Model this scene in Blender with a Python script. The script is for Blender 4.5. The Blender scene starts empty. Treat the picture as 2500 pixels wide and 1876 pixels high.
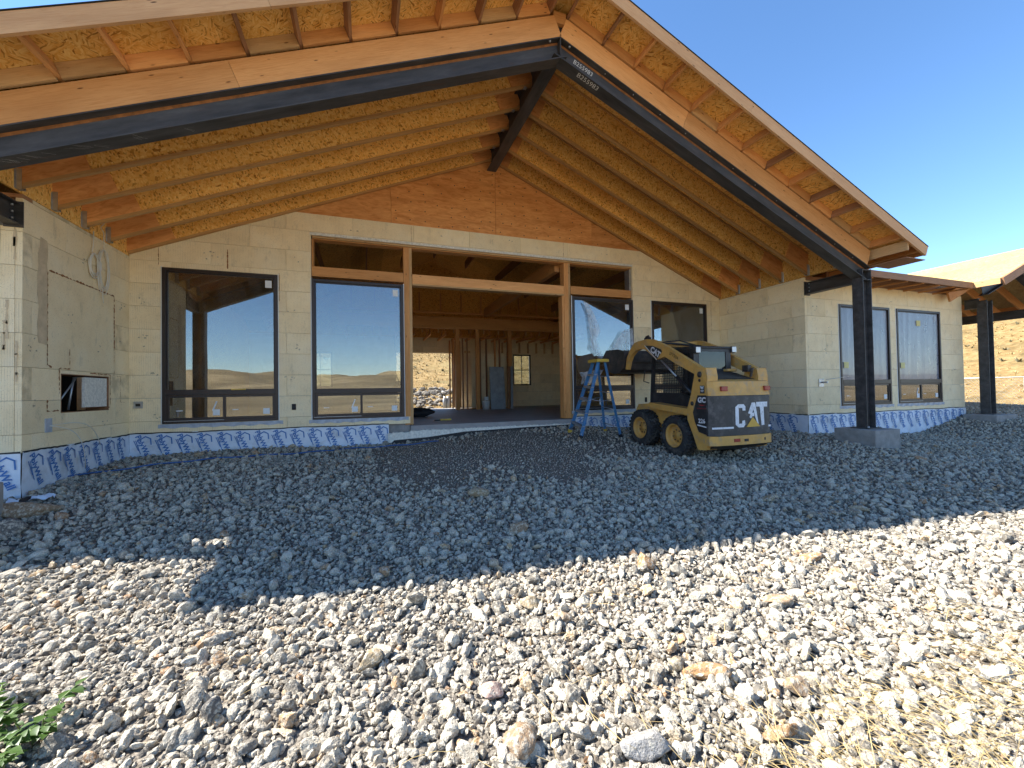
import bpy, bmesh, math, random
import numpy as np
from mathutils import Vector, Matrix
random.seed(7); RNG = np.random.default_rng(11)
sc = bpy.context.scene
COL = sc.collection

# ------------------------------------------------------------------ camera
cam_d = bpy.data.cameras.new('camera'); cam = bpy.data.objects.new('camera', cam_d); COL.objects.link(cam)
YAW, PITCH, ROLL = .3396, .0183, -.0166
CAM = Vector((3.8614, -9.0232, .6857))
fwd = Vector((math.sin(YAW)*math.cos(PITCH), math.cos(YAW)*math.cos(PITCH), math.sin(PITCH)))
rt = Vector((math.cos(YAW), -math.sin(YAW), 0)); upv = rt.cross(fwd)
r2 = math.cos(ROLL)*rt + math.sin(ROLL)*upv; u2 = -math.sin(ROLL)*rt + math.cos(ROLL)*upv
cam.matrix_world = Matrix(((r2.x, u2.x, -fwd.x, CAM.x), (r2.y, u2.y, -fwd.y, CAM.y), (r2.z, u2.z, -fwd.z, CAM.z), (0, 0, 0, 1)))
cam_d.sensor_width = 36; cam_d.lens = 36*1016.14/2500; cam_d.clip_start = .05; cam_d.clip_end = 4000
sc.camera = cam
sc.render.resolution_x = 1024; sc.render.resolution_y = 768

# ------------------------------------------------------------------ sky, sun, exposure
SUN = Vector((-.884, .333, 1.0)).normalized()
world = bpy.data.worlds.new('World'); sc.world = world; world.use_nodes = True
nt = world.node_tree; bg = nt.nodes['Background']
sky = nt.nodes.new('ShaderNodeTexSky'); sky.sky_type = 'NISHITA'; sky.sun_disc = False
sky.sun_elevation = math.asin(SUN.z); sky.sun_rotation = math.atan2(SUN.x, SUN.y)
sky.altitude = 900; sky.air_density = 1.0; sky.dust_density = .0; sky.ozone_density = 3.0
skh = nt.nodes.new('ShaderNodeHueSaturation'); skh.inputs['Saturation'].default_value = 1.12; nt.links.new(sky.outputs[0], skh.inputs['Color'])
nt.links.new(skh.outputs[0], bg.inputs[0]); bg.inputs[1].default_value = .058
sd = bpy.data.lights.new('sun', 'SUN'); sd.energy = 2.7; sd.angle = math.radians(.53); sd.color = (1, .96, .89)
so = bpy.data.objects.new('sun', sd); COL.objects.link(so); so.rotation_euler = (-SUN).to_track_quat('-Z', 'Y').to_euler()
sc.view_settings.view_transform = 'Standard'; sc.view_settings.look = 'None'
sc.view_settings.exposure = 2.5; sc.view_settings.gamma = 1
sc.render.engine = 'CYCLES'
sc.cycles.max_bounces = 6; sc.cycles.diffuse_bounces = 4; sc.cycles.glossy_bounces = 3; sc.cycles.transparent_max_bounces = 10

# ------------------------------------------------------------------ materials
def newmat(name):
    m = bpy.data.materials.new(name); m.use_nodes = True
    n = m.node_tree; b = n.nodes['Principled BSDF']; return m, n, b
def node(n, t, **kw):
    x = n.nodes.new(t)
    for k, v in kw.items():
        if k.startswith('i_'): x.inputs[k[2:].replace('_', ' ')].default_value = v
        else: setattr(x, k, v)
    return x
def ramp(n, fac, stops, interp='LINEAR'):
    r = n.nodes.new('ShaderNodeValToRGB'); cr = r.color_ramp; cr.interpolation = interp
    while len(cr.elements) < len(stops): cr.elements.new(.5)
    for e, (p, c) in zip(cr.elements, stops): e.position = p; e.color = (*c, 1) if len(c) == 3 else c
    n.links.new(fac, r.inputs[0]); return r
def mixc(n, a, b, fac, mode='MIX'):
    x = n.nodes.new('ShaderNodeMix'); x.data_type = 'RGBA'; x.blend_type = mode
    for s, v in ((0, fac), (6, a), (7, b)):
        if hasattr(v, 'is_linked') or isinstance(v, bpy.types.NodeSocket): n.links.new(v, x.inputs[s])
        else: x.inputs[s].default_value = v if s == 0 else (*v, 1)
    return x.outputs[2]
def coords(n, scale=(1, 1, 1), kind='Object', rand=True):
    tc = node(n, 'ShaderNodeTexCoord'); mp = node(n, 'ShaderNodeMapping'); mp.inputs['Scale'].default_value = scale
    if rand:
        oi = node(n, 'ShaderNodeObjectInfo'); ad = node(n, 'ShaderNodeVectorMath', operation='MULTIPLY_ADD')
        cx = node(n, 'ShaderNodeCombineXYZ')
        for i in range(3): n.links.new(oi.outputs['Random'], cx.inputs[i])
        ad.inputs[1].default_value = (37.3, 11.7, 23.1)
        n.links.new(cx.outputs[0], ad.inputs[0]); n.links.new(tc.outputs[kind], ad.inputs[2]); n.links.new(ad.outputs[0], mp.inputs[0])
    else: n.links.new(tc.outputs[kind], mp.inputs[0])
    return mp.outputs[0]
def noise(n, vec, scale, detail=4, rough=.55, dist=0):
    x = node(n, 'ShaderNodeTexNoise'); x.inputs['Scale'].default_value = scale; x.inputs['Detail'].default_value = min(detail, 4.5)
    x.inputs['Roughness'].default_value = rough; x.inputs['Distortion'].default_value = dist
    n.links.new(vec, x.inputs['Vector']); return x
def bump(n, b, h, strength=.3, dist=.01):
    x = node(n, 'ShaderNodeBump'); x.inputs['Strength'].default_value = strength; x.inputs['Distance'].default_value = dist
    n.links.new(h, x.inputs['Height']); n.links.new(x.outputs[0], b.inputs['Normal'])

def wood(name, lo, hi, grain=1.0, knots=True, rough=.65):
    m, n, b = newmat(name)
    v = coords(n, (1.2, 22*grain, 22*grain)); g = noise(n, v, 3.2, 6, .62, 1.2)
    v2 = coords(n, (.6, 3, 3)); lg = noise(n, v2, 1.6, 3)
    c = ramp(n, g.outputs[0], [(.28, lo), (.5, tuple((a+2*z)/3 for a, z in zip(lo, hi))), (.72, hi)]).outputs[0]
    c2 = mixc(n, c, tuple(x*.8 for x in lo), ramp(n, lg.outputs[0], [(.45, (0, 0, 0)), (.75, (.55, .55, .55))]).outputs[0])
    if knots:
        kv = coords(n, (3.2, 12, 12)); k = node(n, 'ShaderNodeTexVoronoi'); k.inputs['Scale'].default_value = 1.0; n.links.new(kv, k.inputs['Vector'])
        c2 = mixc(n, c2, (.10, .035, .012), ramp(n, k.outputs['Distance'], [(.05, (.9, .9, .9)), (.11, (0, 0, 0))]).outputs[0])
    oi = node(n, 'ShaderNodeObjectInfo'); hs = node(n, 'ShaderNodeHueSaturation')
    mr = node(n, 'ShaderNodeMapRange'); mr.inputs[3].default_value = .82; mr.inputs[4].default_value = 1.14
    n.links.new(oi.outputs['Random'], mr.inputs[0]); n.links.new(mr.outputs[0], hs.inputs['Value']); n.links.new(c2, hs.inputs['Color'])
    n.links.new(hs.outputs[0], b.inputs['Base Color']); b.inputs['Roughness'].default_value = rough
    b.inputs['Specular IOR Level'].default_value = .25
    bump(n, b, g.outputs[0], .25, .004); return m

def osb(name, dark, mid, light):
    m, n, b = newmat(name)
    base = coords(n)
    nz = noise(n, base, 7, 2)
    wv = node(n, 'ShaderNodeVectorMath', operation='MULTIPLY_ADD'); wv.inputs[1].default_value = (.05, .05, .05)
    n.links.new(nz.outputs['Color'], wv.inputs[0]); n.links.new(base, wv.inputs[2])
    cols = []; hts = []
    for ang, sc_ in ((.30, (13, 70, 40)), (-.65, (14, 78, 46)), (1.15, (12, 64, 38))):
        mp = node(n, 'ShaderNodeMapping'); mp.vector_type = 'TEXTURE' if False else 'POINT'
        vr = node(n, 'ShaderNodeVectorRotate'); vr.rotation_type = 'Z_AXIS'; vr.inputs['Angle'].default_value = ang
        n.links.new(wv.outputs[0], vr.inputs[0]); mp.inputs['Scale'].default_value = (*sc_[:2], 30); n.links.new(vr.outputs[0], mp.inputs[0])
        vo = node(n, 'ShaderNodeTexVoronoi'); vo.inputs['Scale'].default_value = 1; n.links.new(mp.outputs[0], vo.inputs['Vector'])
        sp = node(n, 'ShaderNodeSeparateColor'); n.links.new(vo.outputs['Color'], sp.inputs[0])
        cols.append(ramp(n, sp.outputs[0], [(.0, dark), (.22, mid), (.7, tuple((a+z)/2 for a, z in zip(mid, light))), (1, light)]).outputs[0]); hts.append(sp.outputs[1])
    m1 = noise(n, base, 11, 2); m2 = noise(n, base, 8.3, 2)
    c = mixc(n, cols[0], cols[1], ramp(n, m1.outputs[0], [(.47, (0, 0, 0)), (.53, (1, 1, 1))]).outputs[0])
    c = mixc(n, c, cols[2], ramp(n, m2.outputs[0], [(.52, (0, 0, 0)), (.57, (1, 1, 1))]).outputs[0])
    big = noise(n, base, .9, 3)
    c = mixc(n, c, tuple(x*.75 for x in mid), ramp(n, big.outputs[0], [(.45, (0, 0, 0)), (.8, (.5, .5, .5))]).outputs[0])
    oi = node(n, 'ShaderNodeObjectInfo'); hs = node(n, 'ShaderNodeHueSaturation')
    mr = node(n, 'ShaderNodeMapRange'); mr.inputs[3].default_value = .80; mr.inputs[4].default_value = 1.14
    n.links.new(oi.outputs['Random'], mr.inputs[0]); n.links.new(mr.outputs[0], hs.inputs['Value']); n.links.new(c, hs.inputs['Color'])
    n.links.new(hs.outputs[0], b.inputs['Base Color']); b.inputs['Roughness'].default_value = .75; b.inputs['Specular IOR Level'].default_value = .2
    bump(n, b, hts[0], .35, .003); return m

def plain(name, col, rough=.6, metal=0, var=.12, nscale=6, bumpy=.1, dirt=None, dirtamt=.4, dscale=3, spec=.5):
    m, n, b = newmat(name)
    v = coords(n); a = noise(n, v, nscale, 6, .6)
    c = ramp(n, a.outputs[0], [(.3, tuple(max(0, x*(1-var)) for x in col)), (.7, tuple(min(1, x*(1+var)) for x in col))]).outputs[0]
    if dirt:
        d = noise(n, v, dscale, 8, .7)
        c = mixc(n, c, dirt, ramp(n, d.outputs[0], [(.5, (0, 0, 0)), (.72, (dirtamt,)*3)]).outputs[0])
    n.links.new(c, b.inputs['Base Color']); b.inputs['Roughness'].default_value = rough; b.inputs['Metallic'].default_value = metal
    b.inputs['Specular IOR Level'].default_value = spec
    if bumpy: bump(n, b, a.outputs[0], bumpy, .005)
    return m

def foam_mat():
    m, n, b = newmat('insulation_foam')
    v = coords(n, kind='Object'); a = noise(n, v, 2.1, 7, .65)
    pos = node(n, 'ShaderNodeNewGeometry')
    fine = noise(n, v, 60, 2)
    c = ramp(n, a.outputs[0], [(.25, (.84, .66, .39)), (.5, (.92, .75, .47)), (.78, (.93, .80, .55))]).outputs[0]
    # fine moulded vertical ribs of the foam, and grey handling marks
    wv = node(n, 'ShaderNodeTexWave'); wv.wave_type = 'BANDS'; wv.bands_direction = 'X'; wv.inputs['Scale'].default_value = 12.5
    wv.inputs['Distortion'].default_value = .6; wv.inputs['Detail'].default_value = 2
    n.links.new(coords(n, (1, 1, .05)), wv.inputs['Vector'])
    brk = noise(n, v, 5.5, 3)
    lines = ramp(n, wv.outputs[0], [(.0, (1, 1, 1)), (.13, (0, 0, 0))]).outputs[0]
    lm = mixc(n, (0, 0, 0), lines, ramp(n, brk.outputs[0], [(.40, (0, 0, 0)), (.64, (.62, .62, .62))]).outputs[0])
    c = mixc(n, c, (.42, .33, .2), lm)
    st = noise(n, coords(n, (1, 1, .45)), 7.5, 9, .8)
    c = mixc(n, c, (.40, .34, .23), ramp(n, st.outputs[0], [(.56, (0, 0, 0)), (.78, (.55, .55, .55))]).outputs[0])
    pk = noise(n, v, 85, 2, .6); c = mixc(n, c, (.45, .35, .22), ramp(n, pk.outputs[0], [(.60, (0, 0, 0)), (.70, (.55, .55, .55))]).outputs[0])
    oi = node(n, 'ShaderNodeObjectInfo'); hs = node(n, 'ShaderNodeHueSaturation')
    mr = node(n, 'ShaderNodeMapRange'); mr.inputs[3].default_value = .92; mr.inputs[4].default_value = 1.06
    n.links.new(oi.outputs['Random'], mr.inputs[0]); n.links.new(mr.outputs[0], hs.inputs['Value']); n.links.new(c, hs.inputs['Color'])
    n.links.new(hs.outputs[0], b.inputs['Base Color']); b.inputs['Roughness'].default_value = .85; b.inputs['Specular IOR Level'].default_value = .15
    bump(n, b, fine.outputs[0], .25, .002); return m

def steel_mat():
    m, n, b = newmat('mill_scale_steel')
    v = coords(n, (1, 5, 5)); a = noise(n, v, 1.8, 8, .65)
    c = ramp(n, a.outputs[0], [(.3, (.034, .031, .029)), (.55, (.066, .062, .060)), (.75, (.105, .099, .094))]).outputs[0]
    r = noise(n, coords(n, (.6, 4, 4)), 2.3, 8, .7)
    c = mixc(n, c, (.14, .055, .02), ramp(n, r.outputs[0], [(.6, (0, 0, 0)), (.8, (.55, .55, .55))]).outputs[0])
    s = noise(n, coords(n, (9, 2, 1.2)), 2.6, 6, .8)
    c = mixc(n, c, (.30, .27, .23), ramp(n, s.outputs[0], [(.70, (0, 0, 0)), (.80, (.35, .35, .35))]).outputs[0])
    n.links.new(c, b.inputs['Base Color']); b.inputs['Metallic'].default_value = .15; b.inputs['Roughness'].default_value = .55
    bump(n, b, a.outputs[0], .08, .004); return m

def glass_mat(name, base, tint):
    m, n, b = newmat(name); n.nodes.remove(b); out = n.nodes['Material Output']
    tr = node(n, 'ShaderNodeBsdfTransparent'); tr.inputs[0].default_value = (*tint, 1)
    gl = node(n, 'ShaderNodeBsdfGlossy'); gl.inputs['Roughness'].default_value = .0; gl.inputs[0].default_value = (.93, .96, 1, 1)
    fr = node(n, 'ShaderNodeFresnel'); fr.inputs[0].default_value = 1.5
    ad = node(n, 'ShaderNodeMath', operation='ADD', use_clamp=True); ad.inputs[1].default_value = base; n.links.new(fr.outputs[0], ad.inputs[0])
    nz = noise(n, coords(n), .7, 2); bp = node(n, 'ShaderNodeBump'); bp.inputs['Strength'].default_value = .06; bp.inputs['Distance'].default_value = .02
    n.links.new(nz.outputs[0], bp.inputs['Height']); n.links.new(bp.outputs[0], gl.inputs['Normal'])
    mx = node(n, 'ShaderNodeMixShader'); n.links.new(ad.outputs[0], mx.inputs[0]); n.links.new(tr.outputs[0], mx.inputs[1]); n.links.new(gl.outputs[0], mx.inputs[2])
    df = node(n, 'ShaderNodeBsdfDiffuse'); df.inputs[0].default_value = (.6, .58, .54, 1); dn = noise(n, coords(n, (1, 1, .35)), 4, 4, .8, 1)
    dm = node(n, 'ShaderNodeMixShader'); n.links.new(ramp(n, dn.outputs[0], [(.4, (.008,)*3), (.75, (.075,)*3)]).outputs[0], dm.inputs[0]); n.links.new(mx.outputs[0], dm.inputs[1]); n.links.new(df.outputs[0], dm.inputs[2])
    n.links.new(dm.outputs[0], out.inputs[0]); return m

def film_mat(name, dens, col=(.8, .82, .84), lo=.5, hi=1.6):
    m, n, b = newmat(name); out = n.nodes['Material Output']
    tr = node(n, 'ShaderNodeBsdfTransparent')
    b.inputs['Base Color'].default_value = (*col, 1); b.inputs['Roughness'].default_value = .18
    a = noise(n, coords(n, (1, 1, .5)), 5, 6, .7, 1.5)
    f = ramp(n, a.outputs[0], [(.35, (dens*lo,)*3), (.7, (min(1, dens*hi),)*3)])
    mx = node(n, 'ShaderNodeMixShader'); n.links.new(f.outputs[0], mx.inputs[0]); n.links.new(tr.outputs[0], mx.inputs[1]); n.links.new(b.outputs[0], mx.inputs[2])
    n.links.new(mx.outputs[0], out.inputs[0]); bump(n, b, a.outputs[0], .5 if hi > 1.3 else .06, .02); return m

def stone_mat(name, stops, attr=True):
    m, n, b = newmat(name)
    if attr:
        at = node(n, 'ShaderNodeAttribute'); at.attribute_name = 'tint'; f = at.outputs['Fac']
    else:
        at = node(n, 'ShaderNodeObjectInfo'); f = at.outputs['Random']
    c = ramp(n, f, stops).outputs[0]
    g = node(n, 'ShaderNodeNewGeometry'); mp = node(n, 'ShaderNodeMapping'); n.links.new(g.outputs['Position'], mp.inputs[0])
    a = noise(n, mp.outputs[0], 34, 8, .72); s = noise(n, mp.outputs[0], 120, 4, .6); l = noise(n, mp.outputs[0], 9, 3)
    c = mixc(n, c, (.64, .58, .465), ramp(n, a.outputs[0], [(.47, (0, 0, 0)), (.62, (.7, .7, .7))]).outputs[0])
    c = mixc(n, c, (.12, .105, .09), ramp(n, s.outputs[0], [(.54, (0, 0, 0)), (.64, (.75, .75, .75))]).outputs[0])
    c = mixc(n, c, (.36, .28, .18), ramp(n, l.outputs[0], [(.55, (0, 0, 0)), (.8, (.35, .35, .35))]).outputs[0])
    n.links.new(c, b.inputs['Base Color']); b.inputs['Roughness'].default_value = .9; b.inputs['Specular IOR Level'].default_value = .2
    ad = node(n, 'ShaderNodeMath', operation='MULTIPLY_ADD'); ad.inputs[1].default_value = .5; n.links.new(s.outputs[0], ad.inputs[0]); n.links.new(a.outputs[0], ad.inputs[2])
    bump(n, b, ad.outputs[0], .9, .012); return m

GREYS = [(0, (.105, .094, .078)), (.18, (.21, .186, .152)), (.4, (.345, .305, .245)), (.75, (.47, .42, .335)), (.92, (.49, .43, .33)), (.965, (.42, .29, .16)), (1, (.34, .19, .095))]
M = {}
M['stone'] = stone_mat('gravel_stone', GREYS); M['stone_part'] = stone_mat('gravel_stone_single', GREYS, False)
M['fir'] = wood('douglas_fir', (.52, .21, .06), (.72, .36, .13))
M['fir_rake'] = wood('rake_fir', (.58, .29, .12), (.72, .42, .20))
M['fir_pale'] = wood('pale_fir', (.50, .28, .11), (.66, .42, .20))
M['lvl'] = wood('laminated_fir', (.60, .26, .08), (.78, .41, .16), 1.3)
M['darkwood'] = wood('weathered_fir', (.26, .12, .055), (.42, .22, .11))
M['flange'] = wood('joist_flange', (.44, .22, .07), (.58, .33, .13), 1.5, False)
M['osb'] = osb('strand_board', (.34, .135, .022), (.80, .40, .08), (.95, .62, .21))
M['osb_roof'] = osb('roof_strand_board', (.33, .20, .07), (.50, .335, .125), (.62, .46, .21))
M['ply'] = wood('plywood', (.54, .19, .045), (.82, .40, .14), .22, False)
M['foam'] = foam_mat()
M['foam_patch'] = plain('smooth_foam', (.84, .74, .52), .85, 0, .05, 3, .1, (.55, .46, .3), .3, 5)
M['foam_white'] = plain('cut_foam', (.72, .69, .60), .9, 0, .2, 30, .5)
M['foam_rust'] = plain('spray_foam_residue', (.30, .13, .05), .95, 0, .5, 30, .6)
M['foam_stain'] = plain('foam_stain', (.62, .48, .30), .9, 0, .15, 9, .2)
M['concrete'] = plain('concrete', (.27, .255, .235), .85, 0, .22, 7, .3, (.16, .15, .14), .5)
M['slab'] = plain('slab_concrete', (.30, .285, .27), .6, 0, .15, 2.5, .1, (.2, .19, .18), .4)
M['steel'] = steel_mat(); M['rust'] = plain('rust_band', (.30, .115, .03), .8, .2, .35, 12, .2)
M['bronze'] = plain('dark_bronze_frame', (.040, .028, .024), .4, .2, .1, 5, .03)
M['glass'] = glass_mat('window_glass', .13, (.72, .76, .74))
M['white'] = plain('white_paper', (.75, .76, .74), .7, 0, .04, 5, 0)
M['yellow_sticker'] = plain('yellow_paper', (.68, .60, .25), .7, 0, .05, 5, 0)
M['wrap'] = plain('membrane_sheet', (.68, .74, .82), .45, 0, .07, 5, .6, (.38, .36, .33), .55, 3)
M['ink'] = plain('blue_print', (.055, .185, .46), .5, 0, .15, 9, 0)
M['black'] = plain('black_mastic', (.018, .017, .017), .6, 0, .3, 10, .2)
M['tape'] = plain('flashing_tape', (.42, .46, .52), .35, .1, .15, 14, .5)
M['galv'] = plain('galvanised', (.50, .50, .50), .4, .8, .15, 15, .1)
M['film'] = film_mat('torn_plastic', .42); M['milk'] = film_mat('milky_plastic', .60, (.33, .33, .385), .9, 1.12)
M['cream'] = plain('cable_jacket', (.72, .68, .58), .5, 0, .04, 5, 0)
M['hose'] = plain('blue_hose', (.035, .10, .26), .5, 0, .2, 20, .1)
M['cat_yellow'] = plain('machine_yellow', (.60, .32, .075), .55, 0, .14, 5, .08, (.34, .25, .16), .85, 7)
M['cat_black'] = plain('machine_black', (.020, .020, .022), .45, 0, .3, 6, .05, (.10, .09, .08), .55, 5)
M['dustblack'] = plain('dusty_black_panel', (.036, .035, .036), .5, 0, .3, 5, .05, (.13, .12, .11), .75, 7)
M['bucket'] = plain('worn_bucket_steel', (.045, .038, .035), .5, .3, .4, 7, .15, (.17, .12, .08), .5, 6)
M['tyre'] = plain('tyre_rubber', (.032, .031, .031), .85, 0, .3, 12, .3, (.16, .145, .125), .7, 6)
M['red'] = plain('red_lens', (.30, .025, .02), .25, 0, .15, 10, 0)
M['lens'] = plain('lamp_lens', (.78, .78, .74), .2, 0, .05, 10, .1)
M['decal_white'] = plain('white_vinyl', (.70, .71, .73), .5, 0, .05, 8, 0, (.25, .24, .23), .6, 14)
M['decal_yellow'] = plain('yellow_vinyl', (.62, .36, .05), .5, 0, .1, 8, 0)
M['decal_red'] = plain('red_vinyl', (.35, .03, .03), .5, 0, .1, 8, 0)
M['cabglass'] = glass_mat('cab_glass', .0, (.16, .22, .26))
M['ladder_blue'] = plain('blue_fibreglass', (.065, .22, .42), .5, 0, .12, 8, .05, (.30, .30, .30), .5, 9)
M['ladder_yellow'] = plain('yellow_plastic', (.66, .42, .05), .5, 0, .12, 10, .05, (.25, .2, .15), .5, 12)
M['alu'] = plain('aluminium', (.42, .44, .46), .4, .7, .1, 10, .05)
M['chalk'] = plain('chalk_mark', (.62, .60, .56), .9, 0, .1, 20, 0)
M['dark_item'] = plain('black_fabric', (.02, .02, .022), .8, 0, .3, 12, .2)
M['duct'] = plain('dull_sheet_metal', (.32, .34, .36), .5, .5, .25, 5, .1)
M['orange_item'] = plain('orange_plastic', (.5, .15, .03), .5)

# ------------------------------------------------------------------ mesh helpers
WM = {}
class MB:
    def __init__(s): s.v = []; s.f = []; s.m = []; s.sm = []
    def add(s, vs, fs, mi=0, smooth=False):
        o = len(s.v); s.v += [tuple(v) for v in vs]
        for f in fs: s.f.append(tuple(i+o for i in f)); s.m.append(mi); s.sm.append(smooth)
    def box(s, x0, x1, y0, y1, z0, z1, mi=0, mat=None):
        vs = [(x, y, z) for x in (x0, x1) for y in (y0, y1) for z in (z0, z1)]
        if mat is not None: vs = [mat @ Vector(v) for v in vs]
        s.add(vs, [(0, 1, 3, 2), (4, 6, 7, 5), (0, 4, 5, 1), (2, 3, 7, 6), (0, 2, 6, 4), (1, 5, 7, 3)], mi)
    def prism(s, poly, lo, hi, fn, mi=0, smooth=False):
        n = len(poly); vs = [fn(a, b, lo) for a, b in poly] + [fn(a, b, hi) for a, b in poly]
        s.add(vs, [tuple(range(n)), tuple(range(2*n-1, n-1, -1))], mi)
        s.add(vs, [(i, (i+1) % n, n+(i+1) % n, n+i) for i in range(n)], mi, smooth)
    def tube(s, path, r, k=6, mi=0, cap=True):
        P = [Vector(p) for p in path]; o = len(s.v); n = len(P); up = None
        for i, p in enumerate(P):
            t = (P[min(i+1, n-1)]-P[max(i-1, 0)]).normalized()
            a = t.orthogonal() if up is None else (up - t*up.dot(t)); a.normalize(); up = a; b = t.cross(a)
            rr = r[i] if isinstance(r, (list, tuple)) else r
            for j in range(k):
                an = 2*math.pi*j/k; s.v.append(tuple(p + a*rr*math.cos(an) + b*rr*math.sin(an)))
        for i in range(n-1):
            for j in range(k):
                s.f.append((o+i*k+j, o+i*k+(j+1) % k, o+(i+1)*k+(j+1) % k, o+(i+1)*k+j)); s.m.append(mi); s.sm.append(True)
        if cap:
            s.f.append(tuple(o+j for j in range(k-1, -1, -1))); s.f.append(tuple(o+(n-1)*k+j for j in range(k))); s.m += [mi]*2; s.sm += [False]*2
    def lathe(s, prof, k, fn, mi=0, closed=False):
        o = len(s.v); n = len(prof)
        for (a, r) in prof:
            for j in range(k):
                an = 2*math.pi*j/k; s.v.append(tuple(fn(a, r*math.cos(an), r*math.sin(an))))
        for i in range(n if closed else n-1):
            i2 = (i+1) % n
            for j in range(k):
                s.f.append((o+i*k+j, o+i*k+(j+1) % k, o+i2*k+(j+1) % k, o+i2*k+j)); s.m.append(mi); s.sm.append(True)
    def mesh(s, name, mats):
        me = bpy.data.meshes.new(name); me.from_pydata(s.v, [], s.f)
        me.polygons.foreach_set('material_index', s.m); me.polygons.foreach_set('use_smooth', s.sm)
        for m in mats: me.materials.append(M[m] if isinstance(m, str) else m)
        bm = bmesh.new(); bm.from_mesh(me); bmesh.ops.recalc_face_normals(bm, faces=bm.faces); bm.to_mesh(me); bm.free(); me.update()
        return me
    def build(s, name, mats, parent=None, mw=None, bevel=0):
        if not isinstance(mats, (list, tuple)): mats = [mats]
        o = link(name, s.mesh(name, mats), parent, mw)
        if bevel: mod = o.modifiers.new('bevel', 'BEVEL'); mod.width = bevel; mod.segments = 2; mod.limit_method = 'ANGLE'
        return o
def link(name, data, parent=None, mw=None):
    o = bpy.data.objects.new(name, data); COL.objects.link(o); mw = mw or Matrix()
    o.matrix_world = mw; WM[o] = mw.copy()
    if parent is not None:
        o.parent = parent; o.matrix_parent_inverse = WM[parent].inverted(); o.matrix_basis = mw
    return o
def tag(o, label=None, cat=None, group=None, kind=None):
    if label: o['label'] = label
    if cat: o['category'] = cat
    if group: o['group'] = group
    if kind: o['kind'] = kind
    return o
def thing(name, loc, label, cat, group=None):
    e = link(name, None, None, Matrix.Translation(loc)); e.empty_display_size = .2; return tag(e, label, cat, group)
_bc = {}
def frame(p0, xd, up):
    x = Vector(xd).normalized(); u = Vector(up); y = u.cross(x).normalized(); z = x.cross(y)
    p = Vector(p0)
    return Matrix(((x.x, y.x, z.x, p.x), (x.y, y.y, z.y, p.y), (x.z, y.z, z.z, p.z), (0, 0, 0, 1)))
def board(name, p0, p1, w, h, mat, parent, up=(0, 0, 1), top=True):
    # a squared timber from p0 to p1, w across, h deep; p0-p1 runs along its top centre (top) or its axis
    L = (Vector(p1)-Vector(p0)).length; key = (round(L, 3), w, h, mat, top)
    if key not in _bc:
        b = MB(); b.box(0, L, -w/2, w/2, -h if top else -h/2, 0 if top else h/2); _bc[key] = b.mesh(name, [mat])
    return link(name, _bc[key], parent, frame(p0, Vector(p1)-Vector(p0), up))
def text_mesh(body, size, off=0, mat='white'):
    cu = bpy.data.curves.new('print', 'FONT'); cu.body = body; cu.size = size; cu.offset = off; cu.align_x = 'CENTER'; cu.align_y = 'CENTER'; cu.resolution_u = 3
    o = bpy.data.objects.new('print', cu); COL.objects.link(o)
    me = bpy.data.meshes.new_from_object(o.evaluated_get(bpy.context.evaluated_depsgraph_get())); bpy.data.objects.remove(o); bpy.data.curves.remove(cu)
    me.materials.clear(); me.materials.append(M[mat]); return me
def decal(name, me, parent, p, xd, yd):
    x = Vector(xd).normalized(); y = Vector(yd); y = (y-x*y.dot(x)).normalized(); z = x.cross(y); p = Vector(p)
    return link(name, me, parent, Matrix(((x.x, y.x, z.x, p.x), (x.y, y.y, z.y, p.y), (x.z, y.z, z.z, p.z), (0, 0, 0, 1))))
def XZ(a, b, c): return (a, c, b)
def YZ(a, b, c): return (c, a, b)
def XY(a, b, c): return (a, b, c)

# ------------------------------------------------------------------ ground
GP = np.array([(0,0,-.355),(1.45,0,-.30),(4.3,0,-.36),(5.9,0,-.23),(8.5,0,-.15),(11,0,-.27),(13.2,0,-.33),(0,-2.4,-.464),(13.24,-2.4,-.37),(12.46,-3.9,-.45),(13.5,-3.9,-.56),(17.2,-2.4,-.53),(18.6,-2.4,-.3),(19.4,-2.4,-.1),(19.5,-3.2,-.27),(21,-3,-.2),(24,-3,-.2),(28,-2,-.3),(9.4,-2.6,-.58),(9.4,-1.55,-.50),(10.8,-2.6,-.58),(10.8,-1.5,-.5),(8.0,-1,-.35),(9.2,-.9,-.38),(-1,-2.6,-.62),(-2.5,-3,-.75),(-5,-4,-.85),(3,-5.6,-.8),(7,-6.1,-.8),(11,-6.4,-.8),(4.2,-5.8,-.82),(2.6,-4.4,-.76),(1,-4,-.78),(3,-7,-.9),(5,-7.5,-.9),(7,-8,-.92),(4,-9,-.95),(0,-7,-.95),(10,-8.5,-.9),(14,-7,-.8),(18,-6,-.68),(22,-6,-.55),(28,-6,-.5),(3,-2,-.47),(6,-2.5,-.42),(6,-4,-.62),(16,-4.5,-.62),(4,-3.3,-.58),(-5,-9,-.95),(4,-13,-.95),(14,-12,-.9),(26,-12,-.7),(-4,-14,-1)], float)
def _phi(r2): return np.where(r2 > 1e-9, .5*r2*np.log(np.maximum(r2, 1e-9)), 0)
_n = len(GP); _d = GP[:, None, :2]-GP[None, :, :2]; _K = _phi((_d**2).sum(-1))+np.eye(_n)*.4; _P = np.c_[np.ones(_n), GP[:, :2]]
_W = np.linalg.solve(np.block([[_K, _P], [_P.T, np.zeros((3, 3))]]), np.r_[GP[:, 2], 0, 0, 0])
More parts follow.
